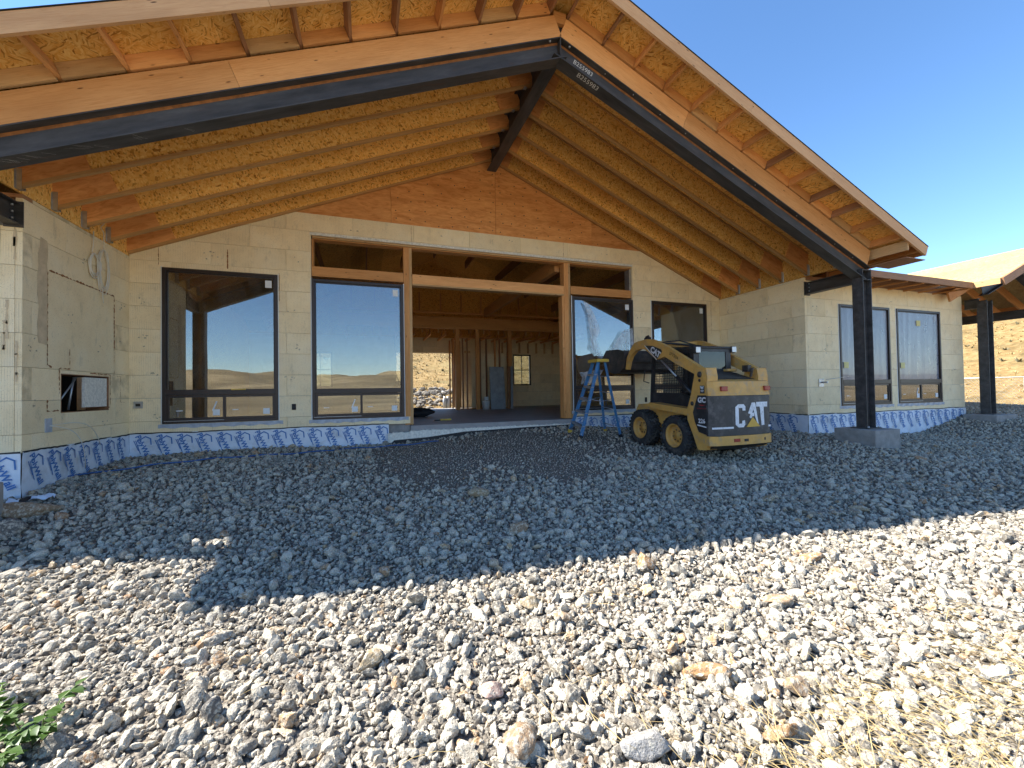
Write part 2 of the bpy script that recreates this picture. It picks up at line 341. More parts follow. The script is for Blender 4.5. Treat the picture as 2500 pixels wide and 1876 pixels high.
def gza(x, y):
    x = np.atleast_1d(np.asarray(x, float)); y = np.atleast_1d(np.asarray(y, float))
    d2 = (x[:, None]-GP[:, 0])**2+(y[:, None]-GP[:, 1])**2
    return _phi(d2)@_W[:-3]+_W[-3]+_W[-2]*x+_W[-1]*y + .012*np.sin(x*2.1+y*1.3)*np.sin(y*2.7-x*.8)
def gz(x, y): return float(gza(x, y)[0])

def dirt_mat():
    m, n, b = newmat('gravel_dirt'); g = node(n, 'ShaderNodeNewGeometry'); v = g.outputs['Position']
    a = noise(n, v, 1.1, 5); f = noise(n, v, 26, 8, .7); vo = node(n, 'ShaderNodeTexVoronoi'); vo.inputs['Scale'].default_value = 45; n.links.new(v, vo.inputs['Vector'])
    sp = node(n, 'ShaderNodeSeparateColor'); n.links.new(vo.outputs['Color'], sp.inputs[0])
    c = ramp(n, sp.outputs[0], [(0, (.07, .06, .05)), (.5, (.15, .132, .108)), (1, (.26, .23, .19))]).outputs[0]
    c = mixc(n, c, (.19, .145, .095), ramp(n, a.outputs[0], [(.42, (0, 0, 0)), (.7, (.6, .6, .6))]).outputs[0])
    n.links.new(c, b.inputs['Base Color']); b.inputs['Roughness'].default_value = .95
    ad = node(n, 'ShaderNodeMath', operation='SUBTRACT'); n.links.new(f.outputs[0], ad.inputs[0]); n.links.new(vo.outputs['Distance'], ad.inputs[1])
    bump(n, b, ad.outputs[0], 1, .02); return m
def grass_mat():
    m, n, b = newmat('dry_hillside'); g = node(n, 'ShaderNodeNewGeometry'); v = g.outputs['Position']
    a = noise(n, v, .11, 7, .65); f = noise(n, v, 1.9, 8, .75); s = noise(n, v, .35, 6, .7)
    c = ramp(n, f.outputs[0], [(.3, (.17, .105, .04)), (.5, (.27, .18, .075)), (.72, (.36, .265, .13))]).outputs[0]
    c = mixc(n, c, (.12, .09, .04), ramp(n, s.outputs[0], [(.50, (0, 0, 0)), (.66, (.8, .8, .8))]).outputs[0])
    c = mixc(n, c, (.22, .22, .10), ramp(n, a.outputs[0], [(.56, (0, 0, 0)), (.72, (.5, .5, .5))]).outputs[0])
    # brown sage plain on the open side of the site, golden grass on the hill behind the house
    sx = node(n, 'ShaderNodeSeparateXYZ'); n.links.new(v, sx.inputs[0]); mr = node(n, 'ShaderNodeMapRange'); mr.inputs[1].default_value = -10; mr.inputs[2].default_value = -30; n.links.new(sx.outputs[1], mr.inputs[0])
    bl = noise(n, v, .022, 4.5, .7); br = ramp(n, bl.outputs[0], [(.3, (.15, .11, .065)), (.48, (.27, .20, .11)), (.58, (.38, .28, .155)), (.75, (.20, .155, .09))]).outputs[0]
    c = mixc(n, c, br, mr.outputs[0])
    n.links.new(c, b.inputs['Base Color']); b.inputs['Roughness'].default_value = .95; b.inputs['Specular IOR Level'].default_value = .1
    bump(n, b, f.outputs[0], .8, .3); return m
def grid(name, xs, ys, hf, mat):
    X, Y = np.meshgrid(xs, ys); Z = hf(X.ravel(), Y.ravel()); nx, ny = len(xs), len(ys)
    V = np.c_[X.ravel(), Y.ravel(), Z]; i = np.arange(nx*ny).reshape(ny, nx)
    F = np.stack([i[:-1, :-1], i[:-1, 1:], i[1:, 1:], i[1:, :-1]], -1).reshape(-1, 4)
    me = bpy.data.meshes.new(name); me.from_pydata(V.tolist(), [], F.tolist()); me.materials.append(mat)
    me.polygons.foreach_set('use_smooth', [True]*len(F)); return link(name, me)
ground = grid('gravel_ground', np.arange(-7, 29.01, .15), np.arange(-14, .31, .15), gza, dirt_mat()); tag(ground, kind='structure')
def hills(x, y):
    def sm(t): t = np.clip(t, 0, None); return t*t/(t+6.0)
    h = -.62 + 0*x
    n1 = np.sin(x*.071+1.3)*np.sin(y*.053+.4)+.5*np.sin(x*.15-y*.11)+.35*np.sin(x*.31+y*.27+2)
    rX = np.minimum(sm(x-33)*.36, 19)*np.clip((y+22)/24, 0, 1)**1.2; rY = np.minimum(sm(y-17)*.26, 17)
    bank = 1.5*np.clip((y-13.5)/3.5, 0, 1)
    h = h + np.maximum(rX, rY+bank) + np.clip(np.maximum(rX, rY)/6, 0, 1)*n1*.7
    far = np.clip((-y-110)/240, 0, 1)**1.4*(17+6*np.sin(x*.006+.8)+4*np.sin(x*.017+y*.004)+2.6*np.sin(x*.043+y*.021)+1.6*np.sin(x*.09-y*.05)+1.0*np.sin(x*.19+y*.13))
    farl = np.clip((-x-160)/300, 0, 1)*14
    h = h + np.maximum(far, farl)
    h = h - .5*((x > -6.5) & (x < 28.5) & (y > -13.5) & (y < 12))
    return h
xs = np.r_[np.linspace(-900, -60, 90), np.arange(-55, -8, 4.), np.arange(-7, 30, 1.5), np.arange(30, 96, 2.), np.linspace(100, 900, 70)]
ys = np.r_[np.linspace(-900, -60, 70), np.arange(-56, -16, 4.), np.arange(-14, 12, 1.5), np.arange(12, 70, 1.5), np.linspace(74, 900, 24)]
terrain = grid('hillside', xs, ys, hills, grass_mat()); tag(terrain, kind='structure')

# stones ------------------------------------------------------------
def ico(sub):
    bm = bmesh.new(); bmesh.ops.create_icosphere(bm, subdivisions=sub, radius=1); bm.verts.ensure_lookup_table()
    V = np.array([v.co[:] for v in bm.verts]); F = np.array([[v.index for v in f.verts] for f in bm.faces]); bm.free(); return V, F
def rockshape(V, rng, nplanes=13, lo=.62, hi=.98, nz=.03):
    N = rng.normal(size=(nplanes, 3)); N /= np.linalg.norm(N, axis=1)[:, None]; D = rng.uniform(lo, hi, nplanes)
    U = V/np.linalg.norm(V, axis=1)[:, None]
    dp = U@N.T; r = np.where(dp > .05, D/np.maximum(dp, .05), 9).min(1); r = np.minimum(r, 1.2)
    k = rng.normal(size=(3, 3))*4; r = r*(1+nz*np.sin(U@k[0]+1)+nz*np.sin(U@k[1]*2)+.6*nz*np.sin(U@k[2]*3.5))
    return U*r[:, None]
LOD = {}
for s_ in (1, 2, 3):
    V, F = ico(s_); LOD[s_] = (F, [rockshape(V, np.random.default_rng(100+i), nplanes=7+i % 6, lo=.46+.05*(i % 4), hi=.92, nz=.045) for i in range(12)])
def euler_mats(a):
    ca, sa = np.cos(a), np.sin(a); z = np.zeros(len(a)); R = np.zeros((len(a), 3, 3))
    Rx = np.zeros_like(R); Rx[:, 0, 0] = 1; Rx[:, 1, 1] = ca[:, 0]; Rx[:, 1, 2] = -sa[:, 0]; Rx[:, 2, 1] = sa[:, 0]; Rx[:, 2, 2] = ca[:, 0]
    Ry = np.zeros_like(R); Ry[:, 1, 1] = 1; Ry[:, 0, 0] = ca[:, 1]; Ry[:, 0, 2] = sa[:, 1]; Ry[:, 2, 0] = -sa[:, 1]; Ry[:, 2, 2] = ca[:, 1]
    Rz = np.zeros_like(R); Rz[:, 2, 2] = 1; Rz[:, 0, 0] = ca[:, 2]; Rz[:, 0, 1] = -sa[:, 2]; Rz[:, 1, 0] = sa[:, 2]; Rz[:, 1, 1] = ca[:, 2]
    return Rz@Ry@Rx
def seen(x, y, mg):
    # keep what the camera, or one a step aside, could see of the yard
    dx, dy = x-CAM.x, y-CAM.y; d = dx*fwd.x+dy*fwd.y; l = dx*rt.x+dy*rt.y
    ok = (d > .55) & (np.abs(l) < d*1.28+mg) & (y > -10.5) & (x < 26)
    inside = ((x < -.02) & (y > -2.38)) | ((x > 13.27) & (x < 19.3) & (y > -2.38)) | (y > -.06) & (x < 19.3) | (y > .2)
    pier = (np.abs(x-13.33) < .5) & (np.abs(y+3.5) < .5)
    return ok & ~inside & ~pier
def layer(sp, lo, hi, mg, sel=None):
    xs = np.arange(-6, 26, sp); ys = np.arange(-10.5, .1, sp*.87); X, Y = np.meshgrid(xs, ys); X = X+(np.arange(len(ys)) % 2)[:, None]*sp/2
    x = X.ravel()+RNG.normal(0, sp*.27, X.size); y = Y.ravel()+RNG.normal(0, sp*.27, X.size)
    k = seen(x, y, mg)
    if sel is not None: k &= sel(x, y)
    x, y = x[k], y[k]; s = lo+(hi-lo)*RNG.random(len(x))**1.8
    return x, y, s
def dist(x, y): return np.hypot(x-CAM.x, y-CAM.y)
def patch(x, y): return ((x-6.1)/2.7)**2+((y+1.7)/1.9)**2 < 1+.3*np.sin(x*3)+.2*np.sin(y*5)+RNG.normal(0, .28, len(x))
parts_ = [layer(.036, .013, .027, .6, lambda x, y: (dist(x, y) < 4.4)),
          layer(.05, .017, .033, .8, lambda x, y: (dist(x, y) >= 4.4) & (dist(x, y) < 8.2) & ~patch(x, y)),
          layer(.075, .026, .046, .8, lambda x, y: (dist(x, y) >= 8.2) & ~patch(x, y)),
          layer(.05, .008, .017, .8, lambda x, y: patch(x, y)),
          layer(.10, .026, .055, .8, lambda x, y: (dist(x, y) < 8.5) & (~patch(x, y)) & (RNG.random(len(x)) < .85)),
          layer(.30, .045, .075, .8, lambda x, y: (dist(x, y) < 12) & (~patch(x, y)) & (RNG.random(len(x)) < .3))]
lay = np.concatenate([np.full(len(p[0]), i) for i, p in enumerate(parts_)])
sx = np.concatenate([p[0] for p in parts_]); sy = np.concatenate([p[1] for p in parts_]); ss = np.concatenate([p[2] for p in parts_])
sz = gza(sx, sy) + ss*.28 + np.where(lay >= 4, .006, .0) + RNG.normal(0, .006, len(sx))
rot = RNG.uniform(-math.pi, math.pi, (len(sx), 3)); sa = np.c_[RNG.uniform(.9, 1.35, len(sx)), RNG.uniform(.75, 1.05, len(sx)), RNG.uniform(.5, .85, len(sx))]*ss[:, None]
tint = RNG.random(len(sx))
dd = dist(sx, sy); show = ss/np.maximum(dd, .9)
infr = (np.abs((sx-CAM.x)*rt.x+(sy-CAM.y)*rt.y) < 1.2*((sx-CAM.x)*fwd.x+(sy-CAM.y)*fwd.y)) & (dd > 1.75)
order = np.argsort(np.where(infr, -show, 0)); single = order[:300]; rest = np.ones(len(sx), bool); rest[single] = False
lodsel = np.where((dd < 2.9), 3, np.where((dd < 6) | ((dd < 9) & (lay >= 4)), 2, 1)); lodsel = np.where((lay == 0) & (dd > 2.3), 2, lodsel)
Vs, Fs, Ts = [], [], []; off = 0; var = RNG.integers(0, 12, len(sx)); R_all = euler_mats(rot)
for lod in (1, 2, 3):
    F, shapes = LOD[lod]
    for vi in range(12):
        k = np.where(rest & (lodsel == lod) & (var == vi))[0]
        if not len(k): continue
        B = shapes[vi]; P = B[None]*sa[k][:, None, :]; P = np.einsum('nij,nvj->nvi', R_all[k]*np.array([1, 1, 1.0])[None, :, None], P)
        P[:, :, 2] *= .85; P += np.c_[sx[k], sy[k], sz[k]][:, None, :]
        nv = len(B); Vs.append(P.reshape(-1, 3)); Fs.append((F[None]+(np.arange(len(k))*nv)[:, None, None]).reshape(-1, 3)+off); Ts.append(np.repeat(tint[k], nv)); off += len(k)*nv
V = np.concatenate(Vs).astype(np.float32); F = np.concatenate(Fs).astype(np.int32); T = np.concatenate(Ts).astype(np.float32)
me = bpy.data.meshes.new('gravel'); me.vertices.add(len(V)); me.vertices.foreach_set('co', V.ravel())
me.loops.add(F.size); me.loops.foreach_set('vertex_index', F.ravel()); me.polygons.add(len(F)); me.polygons.foreach_set('loop_start', np.arange(0, F.size, 3, dtype=np.int32))
me.polygons.foreach_set('use_smooth', np.zeros(len(F), bool)); at = me.attributes.new('tint', 'FLOAT', 'POINT'); at.data.foreach_set('value', T)
me.materials.append(M['stone']); me.update(calc_edges=True)
gr = link('gravel', me, ground); tag(gr, kind='stuff')
print('stones', len(sx), 'tris', len(F))
stone_me = []
for vi in range(12):
    F3, sh = LOD[3]; m_ = bpy.data.meshes.new('stone'); m_.from_pydata(sh[vi].tolist(), [], F3.tolist()); m_.materials.append(M['stone_part']); stone_me.append(m_)
for i in single:
    R = Matrix(R_all[i].tolist()).to_4x4(); S = Matrix.Diagonal((*sa[i], 1))
    link('stone', stone_me[var[i]], ground, Matrix.Translation((sx[i], sy[i], sz[i])) @ Matrix.Diagonal((1, 1, .85, 1)) @ R @ S)

# ------------------------------------------------------------------ the house
W = 13.2526; XR = W/2; SL = .4167; CW = .4064; DY = -2.396
house = thing('house', (0, 0, 0), 'unfinished single storey house with cream foam block walls and open timber gable porch', 'house')
def rsub(rs, o):
    out = []
    for (a, b, c, d) in rs:
        oa, ob, oc, od = o
        if ob <= a or oa >= b or od <= c or oc >= d: out.append((a, b, c, d)); continue
        if oa > a: out.append((a, oa, c, d))
        if ob < b: out.append((ob, b, c, d))
        x0, x1 = max(a, oa), min(b, ob)
        if oc > c: out.append((x0, x1, c, oc))
        if od < d: out.append((x0, x1, od, d))
    return out
def clip(poly, pl):
    a, b, c = pl; out = []
    for i in range(len(poly)):
        p, q = poly[i], poly[(i+1) % len(poly)]; dp, dq = a*p[0]+b*p[1]-c, a*q[0]+b*q[1]-c
        if dp <= 0: out.append(p)
        if dp*dq < 0: t = dp/(dp-dq); out.append((p[0]+t*(q[0]-p[0]), p[1]+t*(q[1]-p[1])))
    return out
def foam_wall(name, u0, u1, v0, v1, ops, planes, fn, f_out, f_in, c_out, c_in, phase=0, vlow=-.9, inset=0):
    # fn(u, v, depth); foam skin between depths f_out..f_in, solid core c_out..c_in
    core = MB()
    rs = [(u0+inset, u1, vlow, v1)]
    for o in ops: rs = rsub(rs, o)
    for (a, b, c, d) in rs:
        pg = [(a, c), (b, c), (b, d), (a, d)]
        for pl in planes: pg = clip(pg, pl) if pg else pg
        if len(pg) > 2: core.prism(pg, c_out, c_in, fn)
    wall = core.build(name, 'concrete', house)
    k = -1; g = .0022
    while True:
        z0 = .267+CW*k; z1 = z0+CW
        if z0 > v1: break
        sh = (0 if k % 2 else .6096)+phase; i0 = int(math.floor((u0-sh)/1.2192)); u = sh+i0*1.2192
        while u < u1:
            a, b, c, d = max(u, u0)+g, min(u+1.2192, u1)-g, max(z0, v0)+g, min(z1, v1)-g
            u += 1.2192
            if b-a < .02 or d-c < .02: continue
            rs = [(a, b, c, d)]
            for o in ops: rs = rsub(rs, o)
            mb = MB(); jit = random.uniform(-.0012, .0012)
            for (a, b, c, d) in rs:
                pg = [(a, c), (b, c), (b, d), (a, d)]
                for pl in planes: pg = clip(pg, pl) if pg else pg
                if len(pg) > 2: mb.prism(pg, f_out+jit, f_in, fn)
            if mb.v:
                # object origin at the block's own corner so the pattern differs block to block
                o = Vector(mb.v[0]); mb.v = [tuple(Vector(v)-o) for v in mb.v]
                mb.build('foam_block', 'foam', wall, Matrix.Translation(o))
        k += 1
    return wall
zbot = lambda X: 3.185+SL*min(X, W-X)            # underside of the joists
WIN = [(.4722, 2.293, .212, 3.007), (2.886, 4.643, .20, 2.984), (8.634, 10.379, .20, 2.984), (W-2.293, W-.4722, .212, 3.007)]
RW = [(14.366, 16.207, .2275, 2.617), (16.4855, 18.3055, .2275, 2.617)]
ops = [WIN[0], WIN[3], (2.877, 10.385, .195, 3.86), (4.76, 8.634, -.9, .5)]
gab = [(-SL, 1, 3.185+.02), (SL, 1, 3.185+.02+SL*W), (0, 1, 4.28)]
back_wall = foam_wall('back_wall', 0, W, .05, 4.28, ops, gab, XZ, 0, .064, .064, .28)
left_wall = foam_wall('left_wall', DY, .3, .05, 3.16, [(-1.722, -.611, .51, 1.026)], [], lambda u, v, d: (-d, u, v), 0, .064, .064, .28, .2, inset=.07)
right_wall = foam_wall('right_wall', DY, .3, .05, 3.16, [], [], lambda u, v, d: (W+d, u, v), 0, .064, .064, .28, .35, inset=.07)
left_wing = foam_wall('left_wing_wall', -8.2, -.066, .05, 3.1, [(-.35, -.05, 2.76, 3.2)], [], lambda u, v, d: (u, DY+d, v), 0, .064, .064, .28, .1)
right_wing = foam_wall('right_wing_wall', W+.066, 19.284, .05, 3.1, RW, [], lambda u, v, d: (u, DY+d, v), 0, .064, .064, .28, .5)
foam_wall('wing_end_wall', DY, 9.4, .05, 3.1, [], [], lambda u, v, d: (19.35-d, u, v), 0, .064, .064, .28, .4, inset=.07)
# inner and rear walls that close the rooms
rear_ops = [(5.117, 7.6, -.05, 2.44), (10.365, 11.263, .972, 2.412), (1.72, 2.63, .972, 2.41)]
foam_wall('rear_wall', -8.2, 19.35, 0, 3.1, rear_ops, [], lambda u, v, d: (u, 9.2+d, v), 0, .064, .064, .28, .15)
mb = MB(); mb.box(-.30, -.285, .3, 9.2, -.2, 3.66); mb.box(W+.285, W+.30, .3, 9.2, -.2, 3.66); mb.build('partition', 'osb', house)
mb = MB(); mb.prism([(-.3, 3.1), (W+.3, 3.1), (W+.3, 3.6), (XR, 6.44), (-.3, 3.6)], 9.25, 9.28, XZ); mb.build('rear_gable', 'osb', house)
mb = MB(); mb.box(W+.31, 19.3, .9, .92, -.2, 4.3); mb.box(W+.31, W+.33, DY+.3, .9, -.2, 3.6); mb.build('room_lining', 'duct', house)
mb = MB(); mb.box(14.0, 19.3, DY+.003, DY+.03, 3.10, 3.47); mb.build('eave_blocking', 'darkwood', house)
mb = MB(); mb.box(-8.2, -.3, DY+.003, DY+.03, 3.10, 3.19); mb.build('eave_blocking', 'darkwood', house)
mb = MB(); mb.box(-8.2, -8.0, DY, 9.4, -.9, 3.1); mb.build('far_side_wall', 'foam_white', house)

# plywood in the gable, each sheet a piece
for i, (a, b) in enumerate(((1.97, 4.412), (4.418, 6.72), (6.726, 9.224), (9.23, 11.6))):
    pg = [(a, 4.284), (b, 4.284), (b, 6.4), (a, 6.4)]
    for pl in gab[:2]: pg = clip(pg, (pl[0], pl[1], pl[2]-.0))
    if len(pg) < 3: continue
    mb = MB(); mb.prism(pg, .012+.004*(i % 2), .07, XZ); sh = mb.build('plywood_sheet', 'ply', house)
    nm = MB()
    for gx in np.arange(a+.12, b, .3):
        for gzv in np.arange(4.36, 6.2, .22):
            x, z = gx+random.uniform(-.05, .05), gzv+random.uniform(-.04, .04)
            if z < zbot(x)-.05 and random.random() < (.9 if 1 <= i <= 2 else .15): nm.prism([(x+.014*math.cos(t*1.257), z+.014*math.sin(t*1.257)) for t in range(5)], .0095+.004*(i % 2), .014, XZ)
    if nm.v: nm.build('nail_holes', 'black', sh)

# timber frame of the big opening
def stud(x0, x1, y0, y1, z0, z1, mat='fir', name='post', parent=house):
    d = (x1-x0, y1-y0, z1-z0); ax = max(range(3), key=lambda i: d[i])
    b = MB(); L = d[ax]
    if ax == 2:
        b.box(0, L, -d[1]/2, d[1]/2, -d[0]/2, d[0]/2); mw = frame(((x0+x1)/2, (y0+y1)/2, z0), (0, 0, 1), (1, 0, 0))
    elif ax == 0:
        b.box(0, L, -d[1]/2, d[1]/2, -d[2]/2, d[2]/2); mw = frame((x0, (y0+y1)/2, (z0+z1)/2), (1, 0, 0), (0, 0, 1))
    else:
        b.box(0, L, -d[0]/2, d[0]/2, -d[2]/2, d[2]/2); mw = frame(((x0+x1)/2, y0, (z0+z1)/2), (0, 1, 0), (0, 0, 1))
    return b.build(name, mat, parent, mw)
for x in (4.66, 8.455): 
    stud(x, x+.115, .055, .27, .02, 3.80); stud(x+.117, x+.172, .062, .275, .02, 3.80, 'fir_pale')
stud(2.90, 10.37, .07, .26, 3.80, 3.85, name='header'); stud(2.90, 10.37, .03, .068, 3.815, 3.853, 'fir_pale', 'header')
stud(2.882, 4.655, .06, .2, 3.055, 3.25, name='rail'); stud(4.84, 8.45, .06, .2, 3.035, 3.24, 'lvl', name='rail'); stud(8.64, 10.375, .06, .2, 3.055, 3.25, name='rail')
stud(4.84, 8.45, .05, .24, 3.0, 3.032, 'fir_pale', name='rail')
stud(2.882, 2.92, .07, .27, 3.252, 3.8, name='post'); stud(10.34, 10.38, .07, .27, 3.252, 3.8, 'galv', name='post'); stud(8.40, 8.453, .07, .27, .02, 3.0, name='post')

# slab with its rough foam edge
mb = MB(); mb.box(-8.1, 19.2, .075, 9.45, -.3, -.001); mb.box(4.77, 8.63, .0, .075, -.3, 0); mb.build('floor_slab', 'slab', house)
mb = MB(); n_ = 120; prev = None
for i in range(n_+1):
    x = 4.3+i*(8.66-4.3)/n_; t = -.10+random.uniform(-.014, .012)-.03*(x < 4.77); zz = (x, -.067+random.uniform(-.006, .006), -.002, t, -.33)
    if prev:
        (xa, ya, yb, ta, lo), (xb, yc, yd, tb, lo2) = prev, zz
        mb.add([(xa, ya, lo), (xb, yc, lo2), (xb, yc, tb), (xa, ya, ta), (xb, yd, tb+.004), (xa, yb, ta+.004)], [(0, 1, 2, 3), (3, 2, 4, 5)])
    prev = zz
mb.build('slab_edge_foam', 'foam_white', house)
mb = MB(); mb.prism([(4.3, -.40), (4.42, -.28), (5.1, -.25), (5.9, -.17), (7.4, -.135), (8.6, -.12), (8.6, -.17), (6, -.26), (5, -.36), (4.3, -.42)], -.085, -.07, XZ); mb.build('slab_edge_membrane', 'black', house)

# windows -----------------------------------------------------------
def window(x0, x1, z0, z1, y, milky=False, split=True):
    f = MB(); t = .055; yo, yi = y-.022, y+.075; rail0, rail1 = z0+.505, z0+.605
    f.box(x0, x0+t, yo, yi, z0, z1); f.box(x1-t, x1, yo, yi, z0, z1); f.box(x0+t, x1-t, yo, yi, z1-t, z1); f.box(x0+t, x1-t, yo, yi, z0, z0+t)
    f.box(x0+t, x1-t, yo-.004, yi, rail0, rail1)
    w = f.build('window', 'bronze', house, bevel=.004)
    g = MB(); g.box(x0+t, x1-t, y+.02, y+.024, rail1, z1-t); g.build('pane', 'glass', w)
    s = MB(); s.box(x0+t+.004, x0+t+.022, y+.006, y+.03, rail1, z1-t-.004); s.box(x1-t-.022, x1-t-.004, y+.006, y+.03, rail1, z1-t-.004); s.box(x0+t+.02, x1-t-.02, y+.006, y+.03, z1-t-.022, z1-t-.002); s.build('glazing_bead', 'bronze', w)
    xm = x0+(x1-x0)*.515
    for (a, b, dy) in ((x0+t+.002, xm+.02, .004), (xm-.02, x1-t-.002, .012)):
        q = MB(); e = .042; c0, c1 = z0+t+.002, rail0-.002; ya, yb = y+dy-.016, y+dy+.02
        q.box(a, a+e, ya, yb, c0, c1); q.box(b-e, b, ya, yb, c0, c1); q.box(a+e, b-e, ya, yb, c1-e, c1); q.box(a+e, b-e, ya, yb, c0, c0+e); q.build('sash', 'bronze', w)
        q = MB(); q.box(a+e, b-e, y+dy+.002, y+dy+.006, c0+e, c1-e); q.build('pane', 'glass', w)
        q = MB(); q.box(b-e-.16, b-e-.05, y+dy-.002, y+dy+.0, c0+e+.03, c0+e+.14); q.build('sticker', 'white', w)
        if dy < .01:
            m4 = Matrix.Translation((b-e-.13, y+dy-.004, c0+e+.20)) @ Matrix.Rotation(.35, 4, 'Y'); q = MB(); q.box(-.012, .012, 0, .002, -.09, .09, mat=m4); q.build('sticker', 'white', w)
        q = MB(); q.box(a+e+.10, a+e+.20, y+dy-.002, y+dy, c0+e+.12, c0+e+.135); q.build('sticker', 'white', w)
    q = MB(); q.box(x1-t-.16, x1-t-.05, y+.016, y+.018, z1-t-.20, z1-t-.06); q.build('sticker', 'white', w)
    q = MB(); q.box(x0+.03, xm, yo-.006, yo+.002, z0+.042, z0+.05); q.build('track', 'alu', w)
    # flashing tape round the frame
    q = MB(); prev = None
    q.box(x0-.022, x0-.002, y-.004, y+.0, z0, z1+.02); q.build('frame_seal', 'white', w); q = MB(); q.box(x1+.002, x1+.016, y-.004, y, z0, z1+.02); q.build('frame_seal', 'white', w)
    q = MB(); n = 24
    for i in range(n):
        xa, xb = x0-.06+(x1-x0+.14)*i/n, x0-.06+(x1-x0+.14)*(i+1)/n
        za, zb2 = z0-.075+.012*math.sin(i*1.7), z0-.075+.012*math.sin((i+1)*1.7)
        q.add([(xa, y-.006, za), (xb, y-.006, zb2), (xb, y-.012-.006*math.sin(i*2.3), z0-.005), (xa, y-.012-.006*math.sin((i-1)*2.3), z0-.005)], [(0, 1, 2, 3)])
    q.build('flashing_tape', 'tape', w)
    return w
wins = [window(*o, 0) for o in WIN]; rwins = [window(*o, DY) for o in RW]
for w, o in zip(rwins, RW):
    q = MB(); n = 14
    for i in range(n):
        xa, xb = o[0]+.06+(o[1]-o[0]-.12)*i/n, o[0]+.06+(o[1]-o[0]-.12)*(i+1)/n
        q.add([(xa, DY+.012+.004*math.sin(i*1.9), .836), (xb, DY+.012+.004*math.sin((i+1)*1.9), .836), (xb, DY+.012+.004*math.sin((i+1)*2.6), 2.558), (xa, DY+.012+.004*math.sin(i*2.6), 2.558)], [(0, 1, 2, 3)])
    q.build('plastic_sheet', 'milk', w)
    for (fx, fz) in ((.5, .86), (.12, .4)):
        q = MB(); x = o[0]+(o[1]-o[0])*fx; z = o[2]+(o[3]-o[2])*fz; q.box(x-.08, x+.08, DY+.0, DY+.002, z-.07, z+.07); q.build('sticker', 'yellow_sticker', w)
q = MB(); q.box(1.53, 1.76, -.05, -.025, .802, .822); sp_ = q.build('spirit_level', 'ladder_yellow'); tag(sp_, 'small yellow spirit level lying on the rail of the leftmost window', 'level')
# rear window and its bars
for (a, b) in ((10.365, 11.263), (1.72, 2.63)):
    f = MB(); z0, z1 = .972, 2.412; y0, y1 = 9.22, 9.3
    f.box(a, a+.06, y0, y1, z0, z1); f.box(b-.06, b, y0, y1, z0, z1); f.box(a+.06, b-.06, y0, y1, z1-.06, z1); f.box(a+.06, b-.06, y0, y1, z0, z0+.06); f.box((a+b)/2-.012, (a+b)/2+.012, y0+.02, y1-.02, z0+.06, z1-.06); f.box(a+.06, b-.06, y0+.025, y1-.025, (z0+z1)/2-.02, (z0+z1)/2+.02)
    w = f.build('window', 'bronze', house); g = MB(); g.box(a+.06, b-.06, 9.262, 9.266, z0+.06, z1-.06); g.build('pane', 'glass', w)

# blue printed membrane at the wall foot ---------------------------
text_pw = text_mesh('PolyWall', .118, .0035, 'ink')
chev = MB(); path = [(-.085, .0), (.0, .075), (.075, .045), (.095, -.055)]
for (p, q) in zip(path[:-1], path[1:]):
    d = (Vector(q)-Vector(p)).normalized()*.012; nrm = Vector((-d.y, d.x))*.75
    chev.add([(p[0]-d.x*.5+nrm.x, p[1]-d.y*.5+nrm.y, 0), (p[0]-d.x*.5-nrm.x, p[1]-d.y*.5-nrm.y, 0), (q[0]+d.x*.5-nrm.x, q[1]+d.y*.5-nrm.y, 0), (q[0]+d.x*.5+nrm.x, q[1]+d.y*.5+nrm.y, 0)], [(0, 1, 2, 3)])
chev_me = chev.mesh('house_print', ['ink'])
lines = MB()
for k, ln in ((0, .26), (1, .20)): lines.add([(-.10-.028*k, -.02, 0), (-.088-.028*k, -.02, 0), (-.02-.028*k, -ln, 0), (-.032-.028*k, -ln, 0)], [(0, 1, 2, 3)])
lines_me = lines.mesh('small_print', ['ink'])
def membrane(fn, u0, u1, zt, zb, nrm, ud, name='membrane', step=.31, zbf=None):
    mb = MB(); nu, nv = max(8, int((u1-u0)/.07)), 9; rr = random.random()*9
    zb_ = zbf or (lambda u: zb)
    for i in range(nu+1):
        for j in range(nv+1):
            u = u0+(u1-u0)*i/nu; z = zt+(zb_(u)-zt)*j/nv
            mb.v.append(fn(u, z, .009+.004*math.sin(u*7+z*9+rr)+.004*math.sin(u*13.7-z*21+rr)))
    for i in range(nu):
        for j in range(nv): mb.f.append((i*(nv+1)+j, (i+1)*(nv+1)+j, (i+1)*(nv+1)+j+1, i*(nv+1)+j+1)); mb.m.append(0); mb.sm.append(True)
    m_ = mb.build(name, 'wrap', house)
    u = u0+.14+random.uniform(0, .08)
    while u < u1-.10:
        for me_, du, dz, ang in ((text_pw, .01, -.235, -1.18), (chev_me, .035, -.13, -.12), (lines_me, 0, -.10, 0)):
            c, s_ = math.cos(ang), math.sin(ang); N = Vector(nrm); U = Vector(ud); Zv = Vector((0, 0, 1))
            if zt+dz-.15 > zb_(u)-.35: decal('print', me_, m_, fn(u+du, zt+dz, .019), U*c+Zv*s_, -U*s_+Zv*c)
        u += step*random.uniform(.94, 1.06)
    bl = MB(); prev = None
    for i in range(41):
        u = u0+(u1-u0)*i/40; a = zt+.006+.006*math.sin(u*5.1)+random.uniform(-.004, .004); cur = (fn(u, a, .013), fn(u, a-.016-.008*random.random(), .015))
        if prev: bl.add([prev[0], cur[0], cur[1], prev[1]], [(0, 1, 2, 3)])
        prev = cur
    bl.build('mastic_line', 'black', m_)
    return m_
membrane(lambda u, z, d: (u, -d, z), .01, 4.32, .062, -.75, (0, -1, 0), (1, 0, 0))
membrane(lambda u, z, d: (u, -d, z), 8.66, W-.01, .062, -.75, (0, -1, 0), (1, 0, 0))
